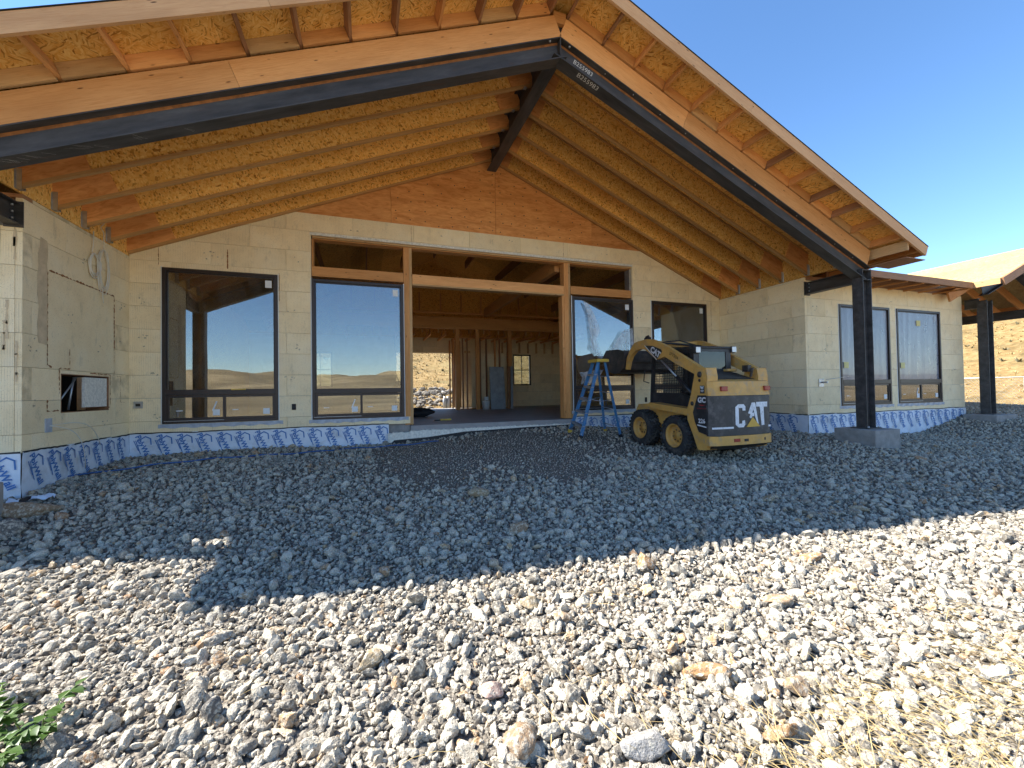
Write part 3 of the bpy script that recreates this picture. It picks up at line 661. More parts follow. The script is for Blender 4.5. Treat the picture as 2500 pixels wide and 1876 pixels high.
membrane(lambda u, z, d: (d, u, z), DY-.005, -.01, .062, -.85, (1, 0, 0), (0, 1, 0))
membrane(lambda u, z, d: (W-d, -u, z), .01, -DY+.005, .062, -.85, (-1, 0, 0), (0, -1, 0))
membrane(lambda u, z, d: (u, DY-d, z), -6.5, .0, .062, -1, (0, -1, 0), (1, 0, 0))
membrane(lambda u, z, d: (u, DY-d, z), W, 19.36, .062, -.75, (0, -1, 0), (1, 0, 0))

# steel moment frame -------------------------------------------------
def isec(name, p0, p1, d, bf, tf, tw, parent, up=(0, 0, 1), rust=True, top=True):
    L = (Vector(p1)-Vector(p0)).length; b = MB(); o = 0 if top else d/2
    b.box(0, L, -bf/2, bf/2, o-tf, o); b.box(0, L, -bf/2, bf/2, o-d, o-d+tf)
    b.box(0, L, -tw/2, tw/2, o-d+tf, o-tf-(.035 if rust else 0))
    if rust: b.box(0, L, -tw/2-.001, tw/2+.001, o-tf-.035, o-tf, 1)
    return b.build(name, ['steel', 'rust'], parent, frame(p0, Vector(p1)-Vector(p0), up))
YB = -3.5; BT = 3.142                      # beam plane; top of beam at X = 0
zt_ = lambda X: BT+SL*min(X, W-X)
rafL = isec('gable_beam', (-.2, YB, zt_(-.2)), (XR-.004, YB, zt_(XR-.004)), .292, .2, .014, .009, house)
rafR = isec('gable_beam', (W+.2, YB, zt_(W+.2)), (XR+.004, YB, zt_(XR+.004)), .292, .2, .014, .009, house)
mb = MB(); mb.box(XR-.006, XR+.006, YB-.1, YB+.1, zt_(XR)-.31, zt_(XR)-.003); mb.build('splice_plate', 'steel', house)
bt = MB()
for (dx, dz) in ((-.1, .012), (.1, .012), (-.16, -.02), (.16, -.02), (-.1, .03), (.1, .03)): bt.lathe([(0, .0), (0, .016), (.018, .016), (.018, 0)], 6, lambda a, c, s, dx=dx, dz=dz: (XR+dx+c, YB-.07+s, zt_(XR)-abs(dx)*SL+dz-.015+a))
bt.build('bolt', 'galv', house)
for X0 in (-.075, W+.075):
    # column: flanges face left and right
    b = MB(); h = 3.02+.145
    b.box(-.13, -.116, -.1, .1, 0, h); b.box(.116, .13, -.1, .1, 0, h); b.box(-.116, .116, -.0045, .0045, 0, h, 0); b.box(-.03, .03, -.0055, .0055, .0, h-.2, 1)
    b.box(-.116, .116, -.1, .1, 2.80+.145, 2.812+.145); b.box(-.116, .116, -.1, -.006, 3.02+.145-.03, 3.035+.145-.03)
    b.box(-.19, .19, -.17, .17, -.02, 0)
    c = b.build('column', ['steel', 'rust'], house, Matrix.Translation((X0, YB, -.145)))
    n = MB()
    for (dx, dy) in ((-.155, -.13), (.155, -.13), (-.155, .13), (.155, .13)): n.lathe([(0, .0), (0, .016), (.03, .016), (.03, 0)], 6, lambda a, cc, s, dx=dx, dy=dy: (X0+dx+cc, YB+dy+s, -.145+a))
    n.build('anchor_bolt', 'galv', c)
    p = MB(); p.box(X0-.37, X0+.37, YB-.37, YB+.37, -1.4, -.166); p.build('pier', 'concrete', house, bevel=.012)
    isec('tie_beam', (X0, YB+.1, 3.035), (X0, DY-.015, 3.035), .26, .15, .012, .008, house, rust=False)
    p = MB(); p.box(X0-.09, X0+.09, DY-.014, DY-.002, 2.75, 3.06); p.build('anchor_plate', 'steel', house)
    nb = MB()
    for zz in (2.84, 2.92, 3.0): nb.lathe([(0, 0), (0, .013), (.02, .013), (.02, 0)], 6, lambda a, cc, s, zz=zz: (X0-.012-a if X0 > 1 else X0+.012+a, DY-.07+cc, zz+s))
    nb.build('bolt', 'galv', house)
p = MB(); p.box(W+.5, W+1.15, -4.15, -3.72, -.85, -.60, mat=Matrix.Translation((13.9, -3.95, -.6)) @ Matrix.Rotation(-.35, 4, 'Z') @ Matrix.Rotation(.06, 4, 'Y') @ Matrix.Translation((-13.9, 3.95, .6))); tag(p.build('concrete_block', 'concrete', None, bevel=.01), 'flat concrete footing block half buried beside the near column pier', 'concrete block')
isec('ridge_beam', (XR, YB+.006, zt_(XR)-.02+.33), (XR, -.03, zt_(XR)-.02+.33), .50, .21, .016, .01, house, rust=False)
for i, (dz, yo_) in enumerate(((-.115, -.001), (-.285, .0))):
    me_ = text_mesh('B255983', .10 if i == 0 else .11, .0, 'chalk'); d = Vector((1, 0, -SL)).normalized()
    if i == 0: decal('chalk_number', me_, rafR, Vector((XR+.42, YB-.0065, zt_(XR+.42)-.13)), d, (SL, 0, 1))
    else: decal('chalk_number', me_, rafR, Vector((XR+.48, YB-.03, zt_(XR+.48)-.292/math.cos(.395)-.003)), d, (0, -1, .0))

for beam, s_ in ((rafL, 1), (rafR, -1)):
    sc_ = MB(); xs_ = np.arange(.5, 7.0, .55)
    for k, L_s in enumerate(xs_):
        sc_.lathe([(-.004, 0), (-.004, .009), (-.010, .009), (-.012, 0)], 6, lambda a, c, q, L_s=L_s: (L_s+c, (-1 if s_ > 0 else 1)*(-.06 if s_ < 0 else .06)*-1+q, -.014+a))
    tag(sc_.build('screw_heads', 'galv', beam, WM[beam]), kind='stuff')
ck = MB(); rr = random.Random(12)
for k in range(22):
    a = rr.uniform(.6, 2.3); y0 = rr.uniform(-.09, -.02); l = rr.uniform(.04, .16); w_ = rr.uniform(.0012, .003)
    ck.add([(a, y0, -.2932), (a+w_, y0, -.2932), (a+l+w_, y0+.07, -.2932), (a+l, y0+.07, -.2932)], [(0, 1, 2, 3)])
tag(ck.build('chalk_scuffs', 'chalk', rafL, WM[rafL]), kind='stuff')

# roof timber ----------------------------------------------------------
ZS = lambda X: 6.45-SL*abs(X-XR)           # underside of roof sheathing
nL = Vector((-SL, 0, 1)).normalized(); nR = Vector((SL, 0, 1)).normalized()
_jc = {}
def ijoist(side, y, name='rafter'):
    if side not in _jc:
        b = MB(); L = math.hypot(6.66, 6.66*SL); D = .465
        b.box(0, L, -.029, .029, -.038, 0); b.box(0, L, -.029, .029, -D, -D+.038); b.box(.0, L, -.006, .006, -D+.038, -.038, 1)
        for a, c in ((0, .75), (L-.45, L)): b.box(a, c, -.026, -.006, -D+.04, -.04, 2); b.box(a, c, .006, .026, -D+.04, -.04, 2)
        _jc[side] = b.mesh(name, ['flange', 'osb', 'ply'])
    X0 = -.16 if side < 0 else W+.16; d = Vector((1 if side < 0 else -1, 0, SL))
    up = nL if side < 0 else nR
    return link(name, _jc[side], house, frame((X0, y, ZS(X0)-.001), d, up))
JY = [-.045, -.65, -1.26, -1.87, -2.48, -3.09]
for s in (-1, 1):
    for y in JY: ijoist(s, y)
    X0 = .0 if s < 0 else W
    b = MB(); b.box(X0-.03 if s < 0 else X0, X0 if s < 0 else X0+.03, -3.39, -.02, 3.165, 3.665); b.build('rim_board', 'osb', house)
    for y in JY[1:]:
        h = MB(); a = 1 if s < 0 else -1
        x0, x1 = sorted((X0+a*.002, X0+a*.06)); h.box(x0, x1, y-.034, y+.034, 3.175, 3.181); h.box(x0, x1, y-.034, y-.031, 3.18, 3.42); h.box(x0, x1, y+.031, y+.034, 3.18, 3.42); x0, x1 = sorted((X0+a*.001, X0+a*.004)); h.box(x0, x1, y-.05, y+.05, 3.18, 3.40)
        h.build('joist_hanger', 'galv', house)
        h = MB(); xr = XR-.13*a*1 if s < 0 else XR+.13; h.box(xr-.03, xr+.03, y-.034, y+.034, ZS(xr)-.515, ZS(xr)-.507); h.build('joist_hanger', 'galv', house)
# sheathing panels
def panels(x0, x1, y0, y1, zf, name, mat, t=.016):
    # zf gives the underside; rows of panels laid across the slope
    nx = max(1, math.ceil(abs(x1-x0)*1.083/1.22)); xs = np.linspace(x0, x1, nx+1)
    for i in range(nx):
        y = y0-(1.22 if i % 2 else 0); 
        while y < y1:
            a, b = max(y, y0), min(y+2.44, y1); y += 2.44
            if b-a < .05: continue
            xa, xb = xs[i], xs[i+1]; p0 = Vector((xa, a, zf(xa))); p1 = Vector((xb, a, zf(xb))); d = p1-p0; mb = MB()
            mb.box(0, b-a, 0, d.length, 0, t)
            mw = frame(p0, (0, 1, 0), (0, 0, 1)); z = Vector((0, 1, 0)); yv = d.normalized(); nz_ = z.cross(yv)
            if nz_.z < 0:
                mb = MB(); mb.box(0, b-a, 0, d.length, -t, 0)
            mw = Matrix(((0, yv.x, nz_.x, p0.x), (1, yv.y, nz_.y, p0.y), (0, yv.z, nz_.z, p0.z), (0, 0, 0, 1)))
            mb.build(name, mat, house, mw)
panels(-.82, XR, -4.15, 9.6, ZS, 'roof_panel', 'osb'); panels(XR, W+.82, -4.15, 9.6, ZS, 'roof_panel', 'osb')
for s in (-1, 1):
    xe = XR+s*(XR+.87); b = MB(); b.prism([(XR, 6.47), (xe, ZS(xe)+.019), (xe, ZS(xe)+.025), (XR, 6.477)], -4.2, 9.6, XZ); b.build('roof_underlayment', 'black', house)
# header beams over the steel
def sloped(name, Xa, Xb, y, w, h, mat, ztop, parent=house):
    s = 1 if Xa < XR else -1
    return board(name, (Xa, y, ztop(Xa)), (Xb, y, ztop(Xb)), w, h, mat, parent, nL if min(Xa, Xb) < XR-.01 else nR)
LT = lambda X: zt_(X)+.331
for a, b in ((-.3, 2.43), (2.433, XR-.103)): sloped('header_beam', a, b, -3.557, .088, .305, 'lvl', LT)
for a, b in ((XR+.103, 8.95), (8.953, W+.21)): sloped('header_beam', a, b, -3.557, .088, .305, 'lvl', LT)
b = MB(); b.box(XR-.1, XR+.1, -3.59, -3.52, LT(XR)-.13, LT(XR)+.04); b.build('ridge_block', 'fir', house)
b = MB(); b.box(XR-.1, XR+.1, -3.53, -3.5, zt_(XR)+.0, LT(XR)-.13); b.build('ridge_stub', 'steel', house)
LXl = [-.75, -.2, .36]+[.915+.553*k for k in range(10)]+[6.43]; LXr = [6.82, 7.41, 7.96]+[8.517+.553*k for k in range(9)]+[13.5, 14.0]
for LX, s in ((LXl, -1), (LXr, 1)):
    nn = nL if s < 0 else nR
    for X in LX:
        top = ZS(X)-.001
        board('lookout', (X, -4.15, top), (X, -3.0, top), .038, .14, 'fir' if random.random() < .6 else 'darkwood', house, nn)
    for a, c in zip(LX[:-1], LX[1:]):
        if c > W+.3 or a < -.3: continue
        yy = -3.575-random.choice((0, .008, .012)); xa, xc = a+.021, c-.021
        board('blocking', (xa, yy, ZS(xa)-.003), (xc, yy, ZS(xc)-.003), .038, .157, random.choice(('fir', 'lvl', 'fir_pale')), house, nn)
for a, b in ((-.87, 2.9), (2.903, XR)): sloped('rake_board', a, b, -4.171, .038, .186, 'fir_rake', lambda X: ZS(X)+.014)
for a, b in ((XR, 9.7), (9.703, W+.87)): sloped('rake_board', a, b, -4.171, .038, .186, 'fir_rake', lambda X: ZS(X)+.014)
for s in (-1, 1):
    xe = XR+s*(XR+.85); sgn = 1 if s > 0 else -1
    b = MB(); b.box(0, 5, -.019, .019, -.145, 0); b.build('eave_board', 'fir', house, frame((xe, -4.15, ZS(xe)+.005), (0, 1, 0), (0, 0, 1)))
    b = MB(); b.box(0, .76, -.019, .019, -.19, 0); b.build('eave_board', 'fir_pale', house, frame((XR+s*(XR+.33), -4.15, ZS(XR+s*(XR+.33))-.12), (0, 1, 0), (0, 0, 1)))
    b = MB(); x0, x1 = sorted((XR+s*(XR+.26), XR+s*(XR+.85))); b.box(0, .6, x0-XR-s*XR, x1-XR-s*XR, 0, .012)
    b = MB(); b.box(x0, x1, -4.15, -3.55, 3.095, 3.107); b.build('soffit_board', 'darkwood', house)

# wing roofs -------------------------------------------------------------
def panels_y(x0, x1, y0, y1, zf, mat):
    # slope rising in +Y
    ny = math.ceil((y1-y0)*1.083/1.22); ys_ = np.linspace(y0, y1, ny+1)
    for i in range(ny):
        x = x0-(1.22 if i % 2 else 0)
        while x < x1:
            a, b = max(x, x0), min(x+2.44, x1); x += 2.44
            if b-a < .05: continue
            p0 = Vector((a, ys_[i], zf(ys_[i]))); d = Vector((0, ys_[i+1]-ys_[i], zf(ys_[i+1])-zf(ys_[i]))); yv = d.normalized(); nz_ = Vector((1, 0, 0)).cross(yv)
            mb = MB(); mb.box(0, b-a, 0, d.length, 0, .016); mb.build('roof_panel', mat, house, Matrix(((1, yv.x, nz_.x, p0.x), (0, yv.y, nz_.y, p0.y), (0, yv.z, nz_.z, p0.z), (0, 0, 0, 1))))
zw = lambda Y: 3.195+SL*(Y+3.1) if Y < 3.35 else 3.195+SL*(6.45)-SL*(Y-3.35)
zwl = lambda Y: 3.04+SL*(Y+2.92) if Y < 3.35 else 3.04+SL*6.27-SL*(Y-3.35)
panels_y(14.02, 18.25, -3.1, 3.35, zw, 'osb_roof'); panels_y(13.0, 21.0, 3.35, 9.6, zw, 'osb_roof')
panels_y(-8.9, -.40, -2.92, 3.35, zwl, 'osb_roof'); panels_y(-8.9, .3, 3.35, 9.6, zwl, 'osb_roof')
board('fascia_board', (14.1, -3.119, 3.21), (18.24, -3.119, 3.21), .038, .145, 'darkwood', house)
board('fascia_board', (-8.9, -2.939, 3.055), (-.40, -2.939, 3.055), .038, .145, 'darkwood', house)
for X in np.arange(14.35, 18.3, .61): board('rafter_tail', (X, -3.1, zw(-3.1)-.004), (X, -2.1, zw(-2.1)-.004), .038, .14, 'darkwood', house); board('ceiling_joist', (X+.04, -3.1, 3.075), (X+.04, DY+.02, 3.075+.02), .038, .03, 'fir', house)
for X in np.arange(-8.6, -.9, .61): board('rafter_tail', (X, -2.92, zwl(-2.92)-.004), (X, -2.1, zwl(-2.1)-.004), .038, .14, 'darkwood', house)
b = MB(); b.box(13.3, 19.3, DY+.001, DY+.06, 3.11, 3.20); b.build('wall_plate', 'darkwood', house)
b = MB(); b.box(-8.2, -.0, DY+.001, DY+.2, 3.11, 3.16); b.build('wall_plate', 'darkwood', house)
# second small gable at the right end
Z2 = lambda X: 4.405-SL*abs(X-21.1)
panels(18.2, 21.1, -3.6, 6.0, Z2, 'roof_panel', 'osb_roof'); panels(21.1, 24.0, -3.6, 6.0, Z2, 'roof_panel', 'osb_roof')
sl2 = lambda X: Z2(X)+.012
board('rake_board', (18.2, -3.621, sl2(18.2)), (21.1, -3.621, sl2(21.1)), .038, .19, 'darkwood', house, nL); board('rake_board', (24.0, -3.621, sl2(24.0)), (21.1, -3.621, sl2(21.1)), .038, .19, 'darkwood', house, nR)
board('eave_board', (18.18, -3.6, Z2(18.2)+.014), (18.18, -3.1, Z2(18.2)+.014), .036, .14, 'fir_pale', house); board('eave_board', (24.02, -3.6, Z2(24.0)+.014), (24.02, 6, Z2(24.)+.014), .036, .14, 'fir', house)
for X in np.arange(18.75, 24, .61): board('lookout', (X, -3.6, Z2(X)-.001), (X, -2.7, Z2(X)-.001), .038, .14, 'darkwood', house, nL if X < 21.1 else nR)
for Y in np.arange(-2.6, 5.5, .61):
    board('rafter', (18.25, Y, Z2(18.25)-.145), (21.05, Y, Z2(21.05)-.145), .045, .24, 'fir', house, nL); board('rafter', (23.95, Y, Z2(23.95)-.145), (21.15, Y, Z2(21.15)-.145), .045, .24, 'fir', house, nR)
for X0 in (19.46, 22.8):
    b = MB(); b.box(-.13, -.116, -.1, .1, 0, 3.0); b.box(.116, .13, -.1, .1, 0, 3.0); b.box(-.116, .116, -.0045, .0045, 0, 3.0); b.box(-.18, .18, -.17, .17, -.02, 0); b.build('column', ['steel', 'rust'], house, Matrix.Translation((X0, -2.8, -.10)))
    p = MB(); p.box(X0-.5, X0+.5, -3.15, -2.42 if X0 > 20 else -2.5, -1.2, -.12); p.build('pier', 'concrete', house, bevel=.012)
isec('tie_beam', (19.46, -2.7, 2.98), (19.46, DY-.01, 2.98), .26, .15, .012, .008, house, rust=False)
isec('gable_beam', (19.3, -2.8, Z2(19.3)-.35), (21.1, -2.8, Z2(21.1)-.35), .29, .2, .014, .009, house, rust=False); isec('gable_beam', (22.95, -2.8, Z2(22.95)-.35), (21.1, -2.8, Z2(21.1)-.35), .29, .2, .014, .009, house, rust=False)
isec('side_beam', (22.8, -2.7, 2.93), (22.8, 5.5, 2.93), .26, .15, .012, .008, house, rust=False)
isec('side_beam', (19.55, 4.9, 2.93), (22.7, 4.9, 2.93), .26, .15, .012, .008, house, rust=False)
b = MB(); b.box(22.7, 22.9, 5.3, 5.5, -.6, 2.7); b.build('column', 'steel', house)

# rooms seen through the opening -----------------------------------------
stud(3.0, 12.9, 6.95, 7.1, 3.17, 3.62, 'lvl', 'glulam_beam'); stud(8.35, 8.48, .35, 6.9, 3.66, 4.0, 'lvl', 'glulam_beam'); stud(3.0, 12.9, 6.93, 7.0, 3.74, 3.82, 'fir', 'plate')
for x in (7.22, 8.02, 9.38): stud(x, x+.14, 6.96, 7.1, 0, 3.165, 'fir', 'post')
for x in (7.45, 7.62, 7.8, 8.35, 8.62, 9.0, 9.2, 9.56): stud(x, x+.04, 7.6, 7.74, .04, 2.9, random.choice(('fir', 'darkwood')), 'stud')
stud(7.4, 9.6, 7.6, 7.74, 0, .038, 'fir', 'plate'); stud(7.4, 9.6, 7.6, 7.74, 2.902, 2.94, 'fir', 'plate')
for y in (7.0, 7.7, 8.3): stud(7.24, 7.28, y+.12, y+.26, .04, 2.9, 'fir', 'stud')
stud(7.7, 7.95, 7.62, 7.66, 2.3, 2.38, 'fir_pale', 'noggin'); mb = MB(); mb.box(8.02, 9.52, 7.76, 7.772, 0, 2.3); mb.build('wall_lining', 'foam', house)
for x in np.arange(3.2, 13, .61):
    stud(x, x+.04, 7.15, 9.18, 2.94, 3.03, 'fir', 'ceiling_joist')
    board('truss_web', (x+.02, 7.2, 3.0), (x+.02, 7.75, 3.55), .036, .08, 'fir', house, (0, -1, 1), False); board('truss_web', (x+.02, 8.3, 3.0), (x+.02, 7.75, 3.55), .036, .08, 'fir', house, (0, 1, 1), False)
    stud(x+.3, x+.34, 7.12, 7.18, 3.03, 3.6, 'fir_pale', 'stud')
for x in np.arange(1.5, 12.5, 1.22):
    for s in (-1,):
        y = .8
    board('rafter', (x, .6, ZS(x)-.25), (x, 6.8, ZS(x)-.25), .045, .28, 'darkwood', house)
for x in np.arange(9.75, 12.8, .42): stud(x, x+.04, 8.9, 9.04, 2.45, 2.93, 'fir_pale', 'stud')
for x in (7.46, 7.72, 8.5, 8.9, 9.3): stud(x, x+.04, 8.6, 8.74, .04, 2.9, 'fir', 'stud')
for x in np.arange(3.4, 12.6, .8): stud(x, x+.05, 6.86, 6.93, 3.82, 4.5, 'fir', 'stud')
def thing1(name, mb, mats, label, cat, group=None, bevel=0):
    o = mb.build(name, mats, None, None, bevel); return tag(o, label, cat, group)
b = MB(); b.box(-.28, .28, -.012, .012, 0, 1.7, mat=Matrix.Translation((8.85, 6.75, 0)) @ Matrix.Rotation(-.12, 4, 'X')); b.box(-.3, -.28, -.02, .03, 0, 1.7, mat=Matrix.Translation((8.85, 6.75, 0)) @ Matrix.Rotation(-.12, 4, 'X')); b.box(.28, .3, -.02, .03, 0, 1.7, mat=Matrix.Translation((8.85, 6.75, 0)) @ Matrix.Rotation(-.12, 4, 'X'))
thing1('metal_duct_panel', b, 'duct', 'grey sheet metal panel leaning against the studs inside the house', 'metal panel')
for i, (x, lab) in enumerate(((9.27, 'dark board leaning on the inside post beside the metal panel'), (9.40, 'pale board leaning nearest the small rear window inside'))):
    b = MB(); b.box(-.05, .05, -.02, .02, 0, 1.72, mat=Matrix.Translation((x, 6.72, 0)) @ Matrix.Rotation(-.1, 4, 'X') @ Matrix.Rotation(.05, 4, 'Y')); thing1('leaning_board', b, 'darkwood' if i == 0 else 'duct', lab, 'board')
b = MB(); b.lathe([(0, 0), (0, .13), (.32, .15), (.34, .155), (.34, .14), (.05, .12)], 20, lambda a, c, s: (8.33+c, 6.7+s, a)); b.box(8.25, 8.4, 6.62, 6.78, .36, .5); thing1('white_bucket', b, 'white', 'white pail standing on the slab in front of the interior studs', 'bucket')
def blob(name, c, r, sd, mat, label, cat, sub=3):
    V, F = ico(sub); S = rockshape(V, np.random.default_rng(sd), 12, .7, 1.0, .06)*np.array(r)+np.array(c); b = MB(); b.add(S.tolist(), F.tolist(), 0, True); return thing1(name, b, mat, label, cat)
blob('tool_bag', (5.35, 3.2, .10), (.34, .2, .14), 5, 'dark_item', 'black tool bag slumped on the slab just inside the doorway', 'bag')
b = MB(); b.tube([(5.0, 3.0, .16), (5.2, 3.1, .26), (5.4, 3.15, .24)], .025); b.box(4.98, 5.3, 7.9, 8.2, 0, .36); b.box(5.3, 5.42, 7.95, 8.15, 0, .25); thing1('black_case', b, 'dark_item', 'black equipment case by the rear doorway of the house', 'case')
b = MB(); b.box(5.45, 5.85, 1.2, 1.24, .0, .03); b.box(5.6, 5.86, 1.19, 1.25, .005, .045, 1); thing1('hand_tool', b, ['dark_item', 'ladder_yellow'], 'hand tool with yellow handle lying on the slab edge', 'tool')
b = MB(); b.tube([(5.05, 8.6, 1.55), (5.12, 8.6, 1.3), (5.28, 8.6, 1.05), (5.3, 8.6, .95)], .02); V, F = ico(2); b.add((V*np.array((.16, .15, .22))+np.array((5.15, 8.6, 1.0))).tolist(), F.tolist(), 0, True); b.tube([(5.2, 8.6, 1.08), (5.45, 8.6, 1.02), (5.56, 8.6, .9)], .03); b.tube([(5.05, 8.6, 1.55), (5.08, 8.6, 2.0), (5.0, 8.6, 2.9)], .012); thing1('hanging_tool_belt', b, 'dark_item', 'black tool belt hanging by the rear doorway', 'tool belt')
b = MB()
for dx in (0, .16): b.lathe([(0, 0), (0, .09), (.5, .09), (.55, .05), (.62, .05), (.62, 0)], 14, lambda a, c, s, dx=dx: (7.35+dx+c, 10.3+s, -.1+a))
b.tube([(7.2, 10.2, .75), (7.6, 10.2, .75)], .02); thing1('gas_cylinders', b, 'alu', 'pair of pale metal cylinders standing outside the rear doorway', 'cylinder')
b = MB(); b.lathe([(-.05, .16), (-.05, .24), (.05, .24), (.05, .16)], 20, lambda a, c, s: (7.85+a, 10.4+c, .18+s), closed=True); b.box(7.82, 8.05, 10.3, 10.5, .45, .85, 1); thing1('hose_reel', b, ['white', 'ladder_yellow'], 'hose reel with yellow housing outside the rear doorway', 'hose reel')
# rocks of the cut bank behind the house
ICO1, ICO2 = ico(1), ico(2); rb = MB(); rg = np.random.default_rng(3)
for i in range(2600):
    x = rg.uniform(-2, 22); y = rg.uniform(12.6, 17.5); r = .04+.15*rg.random()**2; V, F = ICO1 if r < .14 else ICO2
    S = rockshape(V, rg, 9, .6, 1)*r*np.array((1.2, 1, .8)); z = float(hills(np.array([x]), np.array([y]))[0])+r*.25; rb.add((S+np.array((x, y, z))).tolist(), F.tolist(), 0, False)
tag(rb.build('rock_bank', M['stone_part']), 'pale broken rock spread over the cut bank behind the house', 'rocks', kind='stuff')

# left wall: service hatch, sealed cuts, boxes ----------------------------
b = MB(); b.box(-.28, .003, -1.722, -1.712, .50, 1.03); b.box(-.28, .003, -.621, -.611, .50, 1.03); b.box(-.28, .003, -1.712, -.621, 1.02, 1.03); b.box(-.28, .003, -1.712, -.621, .50, .51); b.build('hatch_frame', 'darkwood', left_wall)
b = MB(); b.box(-.56, -.55, -2.0, -.3, .2, 1.4); b.box(-.55, -.285, -1.74, -1.735, .4, 1.1); b.build('hatch_shade_sheet', 'black', left_wall)  # added black sheet in the cavity, stands in for the shade inside the hatch
b = MB(); b.box(-.05, -.012, -1.18, -.635, .56, 1.0); b.build('hatch_panel', 'foam_white', left_wall)
b = MB(); b.tube([(-.2, -1.5, .53), (-.1, -1.2, 1.0)], .012); b.tube([(-.15, -1.28, .53), (-.12, -1.22, 1.0)], .014); b.build('hatch_wire', 'alu', left_wall)
def ragged(pts, wlo, whi, name, mat, dens=1):
    b = MB()
    for p, q in zip(pts[:-1], pts[1:]):
        L = math.hypot(q[0]-p[0], q[1]-p[1]); n = max(2, int(L/.025)); tx, tz = (q[0]-p[0])/L, (q[1]-p[1])/L; prev = None
        for i in range(n+1):
            t = i/n; w = random.uniform(wlo, whi) if random.random() < dens else .001
            y, z = p[0]+(q[0]-p[0])*t+random.uniform(-.004, .004), p[1]+(q[1]-p[1])*t+random.uniform(-.004, .004)
            cur = (Vector((.0055, y-tz*w, z+tx*w)), Vector((.0055, y+tz*w*.6, z-tx*w*.6)))
            if prev: b.add([prev[0], cur[0], cur[1], prev[1]], [(0, 1, 2, 3)])
            prev = cur
    return b.build(name, mat, left_wall)
b = MB(); b.box(.0015, .004, -1.97, -.475, 1.09, 2.345); b.build('wall_patch', 'foam', left_wall)
ragged([(-1.965, 2.36), (-.47, 2.35)], .004, .022, 'seam_residue', 'foam_rust', .75)
ragged([(-.47, 2.35), (-.469, 1.5)], .006, .024, 'seam_residue', 'foam_rust', .8); ragged([(-.469, 1.5), (-.47, 1.05)], .003, .012, 'seam_residue', 'foam_rust', .5)
ragged([(-1.98, 2.34), (-1.98, 1.13)], .002, .012, 'seam_residue', 'foam_rust', .5); ragged([(-1.98, 1.4), (-1.98, 1.13), (-1.9, 1.1)], .005, .018, 'seam_residue', 'foam_rust', .8)
ragged([(-1.55, 1.38), (-1.55, 1.1), (-1.76, 1.1), (-1.76, .75)], .004, .014, 'seam_residue', 'foam_rust', .7); ragged([(-1.98, .68), (-1.98, .53), (-1.76, .53)], .006, .022, 'seam_residue', 'foam_rust', .8)
ragged([(-1.1, 1.06), (-.58, 1.06), (-.58, .55), (-.7, .54)], .003, .014, 'seam_residue', 'foam_rust', .65); ragged([(-.40, 1.05), (-.28, 1.05), (-.28, .62), (-.16, .61)], .002, .008, 'seam_residue', 'foam_rust', .6)
b = MB(); rr = random.Random(4); pL, pR = [], []
for i in range(19):
    z = 2.75-i*.075; pL.append((-2.10-.012*math.sin(i*.9)+rr.uniform(-.012, .012)-.05*(i > 2), z)); pR.append((-1.975+.010*math.sin(i*1.3)+rr.uniform(-.012, .012), z-.02))
for i in range(18): b.add([(.003, *pL[i]), (.003, *pR[i]), (.003, *pR[i+1]), (.003, *pL[i+1])], [(0, 1, 2, 3)])
b.build('glue_stain', 'foam_stain', left_wall)
rr = random.Random(31)
for k in range(16):
    x = -.03-.045*k+rr.uniform(-.015, .015); zt = rr.uniform(1.2, 2.9); b = MB(); prev = None
    for i in range(10):
        z = zt-i*rr.uniform(.03, .06); w_ = rr.uniform(.004, .02); c = (x-w_, x+w_*rr.random(), z)
        if prev: b.add([(prev[0], DY-.0045, prev[2]), (prev[1], DY-.0045, prev[2]), (c[1], DY-.0045, c[2]), (c[0], DY-.0045, c[2])], [(0, 1, 2, 3)])
        prev = c
    b.build('drip_stain', 'foam_stain', left_wing)
b = MB(); b.box(.002, .012, -2.02, -1.9, .26, .44); b.build('cover_patch', 'tape', left_wall)
for (x, z, wd, hg, nm) in ((2.56, .46, .07, .115, 'outlet_box'), (.13, .56, .13, .12, 'tap_plate'), (10.72, .42, .06, .12, 'outlet_box')):
    b = MB(); b.box(x-wd/2, x+wd/2, -.014, -.002, z-hg/2, z+hg/2); b.box(x-wd*.25, x+wd*.25, -.02, -.013, z-hg*.2, z+hg*.2, 1); b.build(nm, ['galv' if nm == 'tap_plate' else 'dark_item', 'black'], back_wall)
b = MB(); b.box(13.62, 13.78, DY-.016, DY-.002, .68, .86); b.tube([(13.72, DY-.02, .78), (13.72, DY-.14, .78)], .02); b.tube([(13.72, DY-.1, .84), (14.45, DY-.12, .91)], .006); b.build('wall_tap', ['galv'], right_wing)
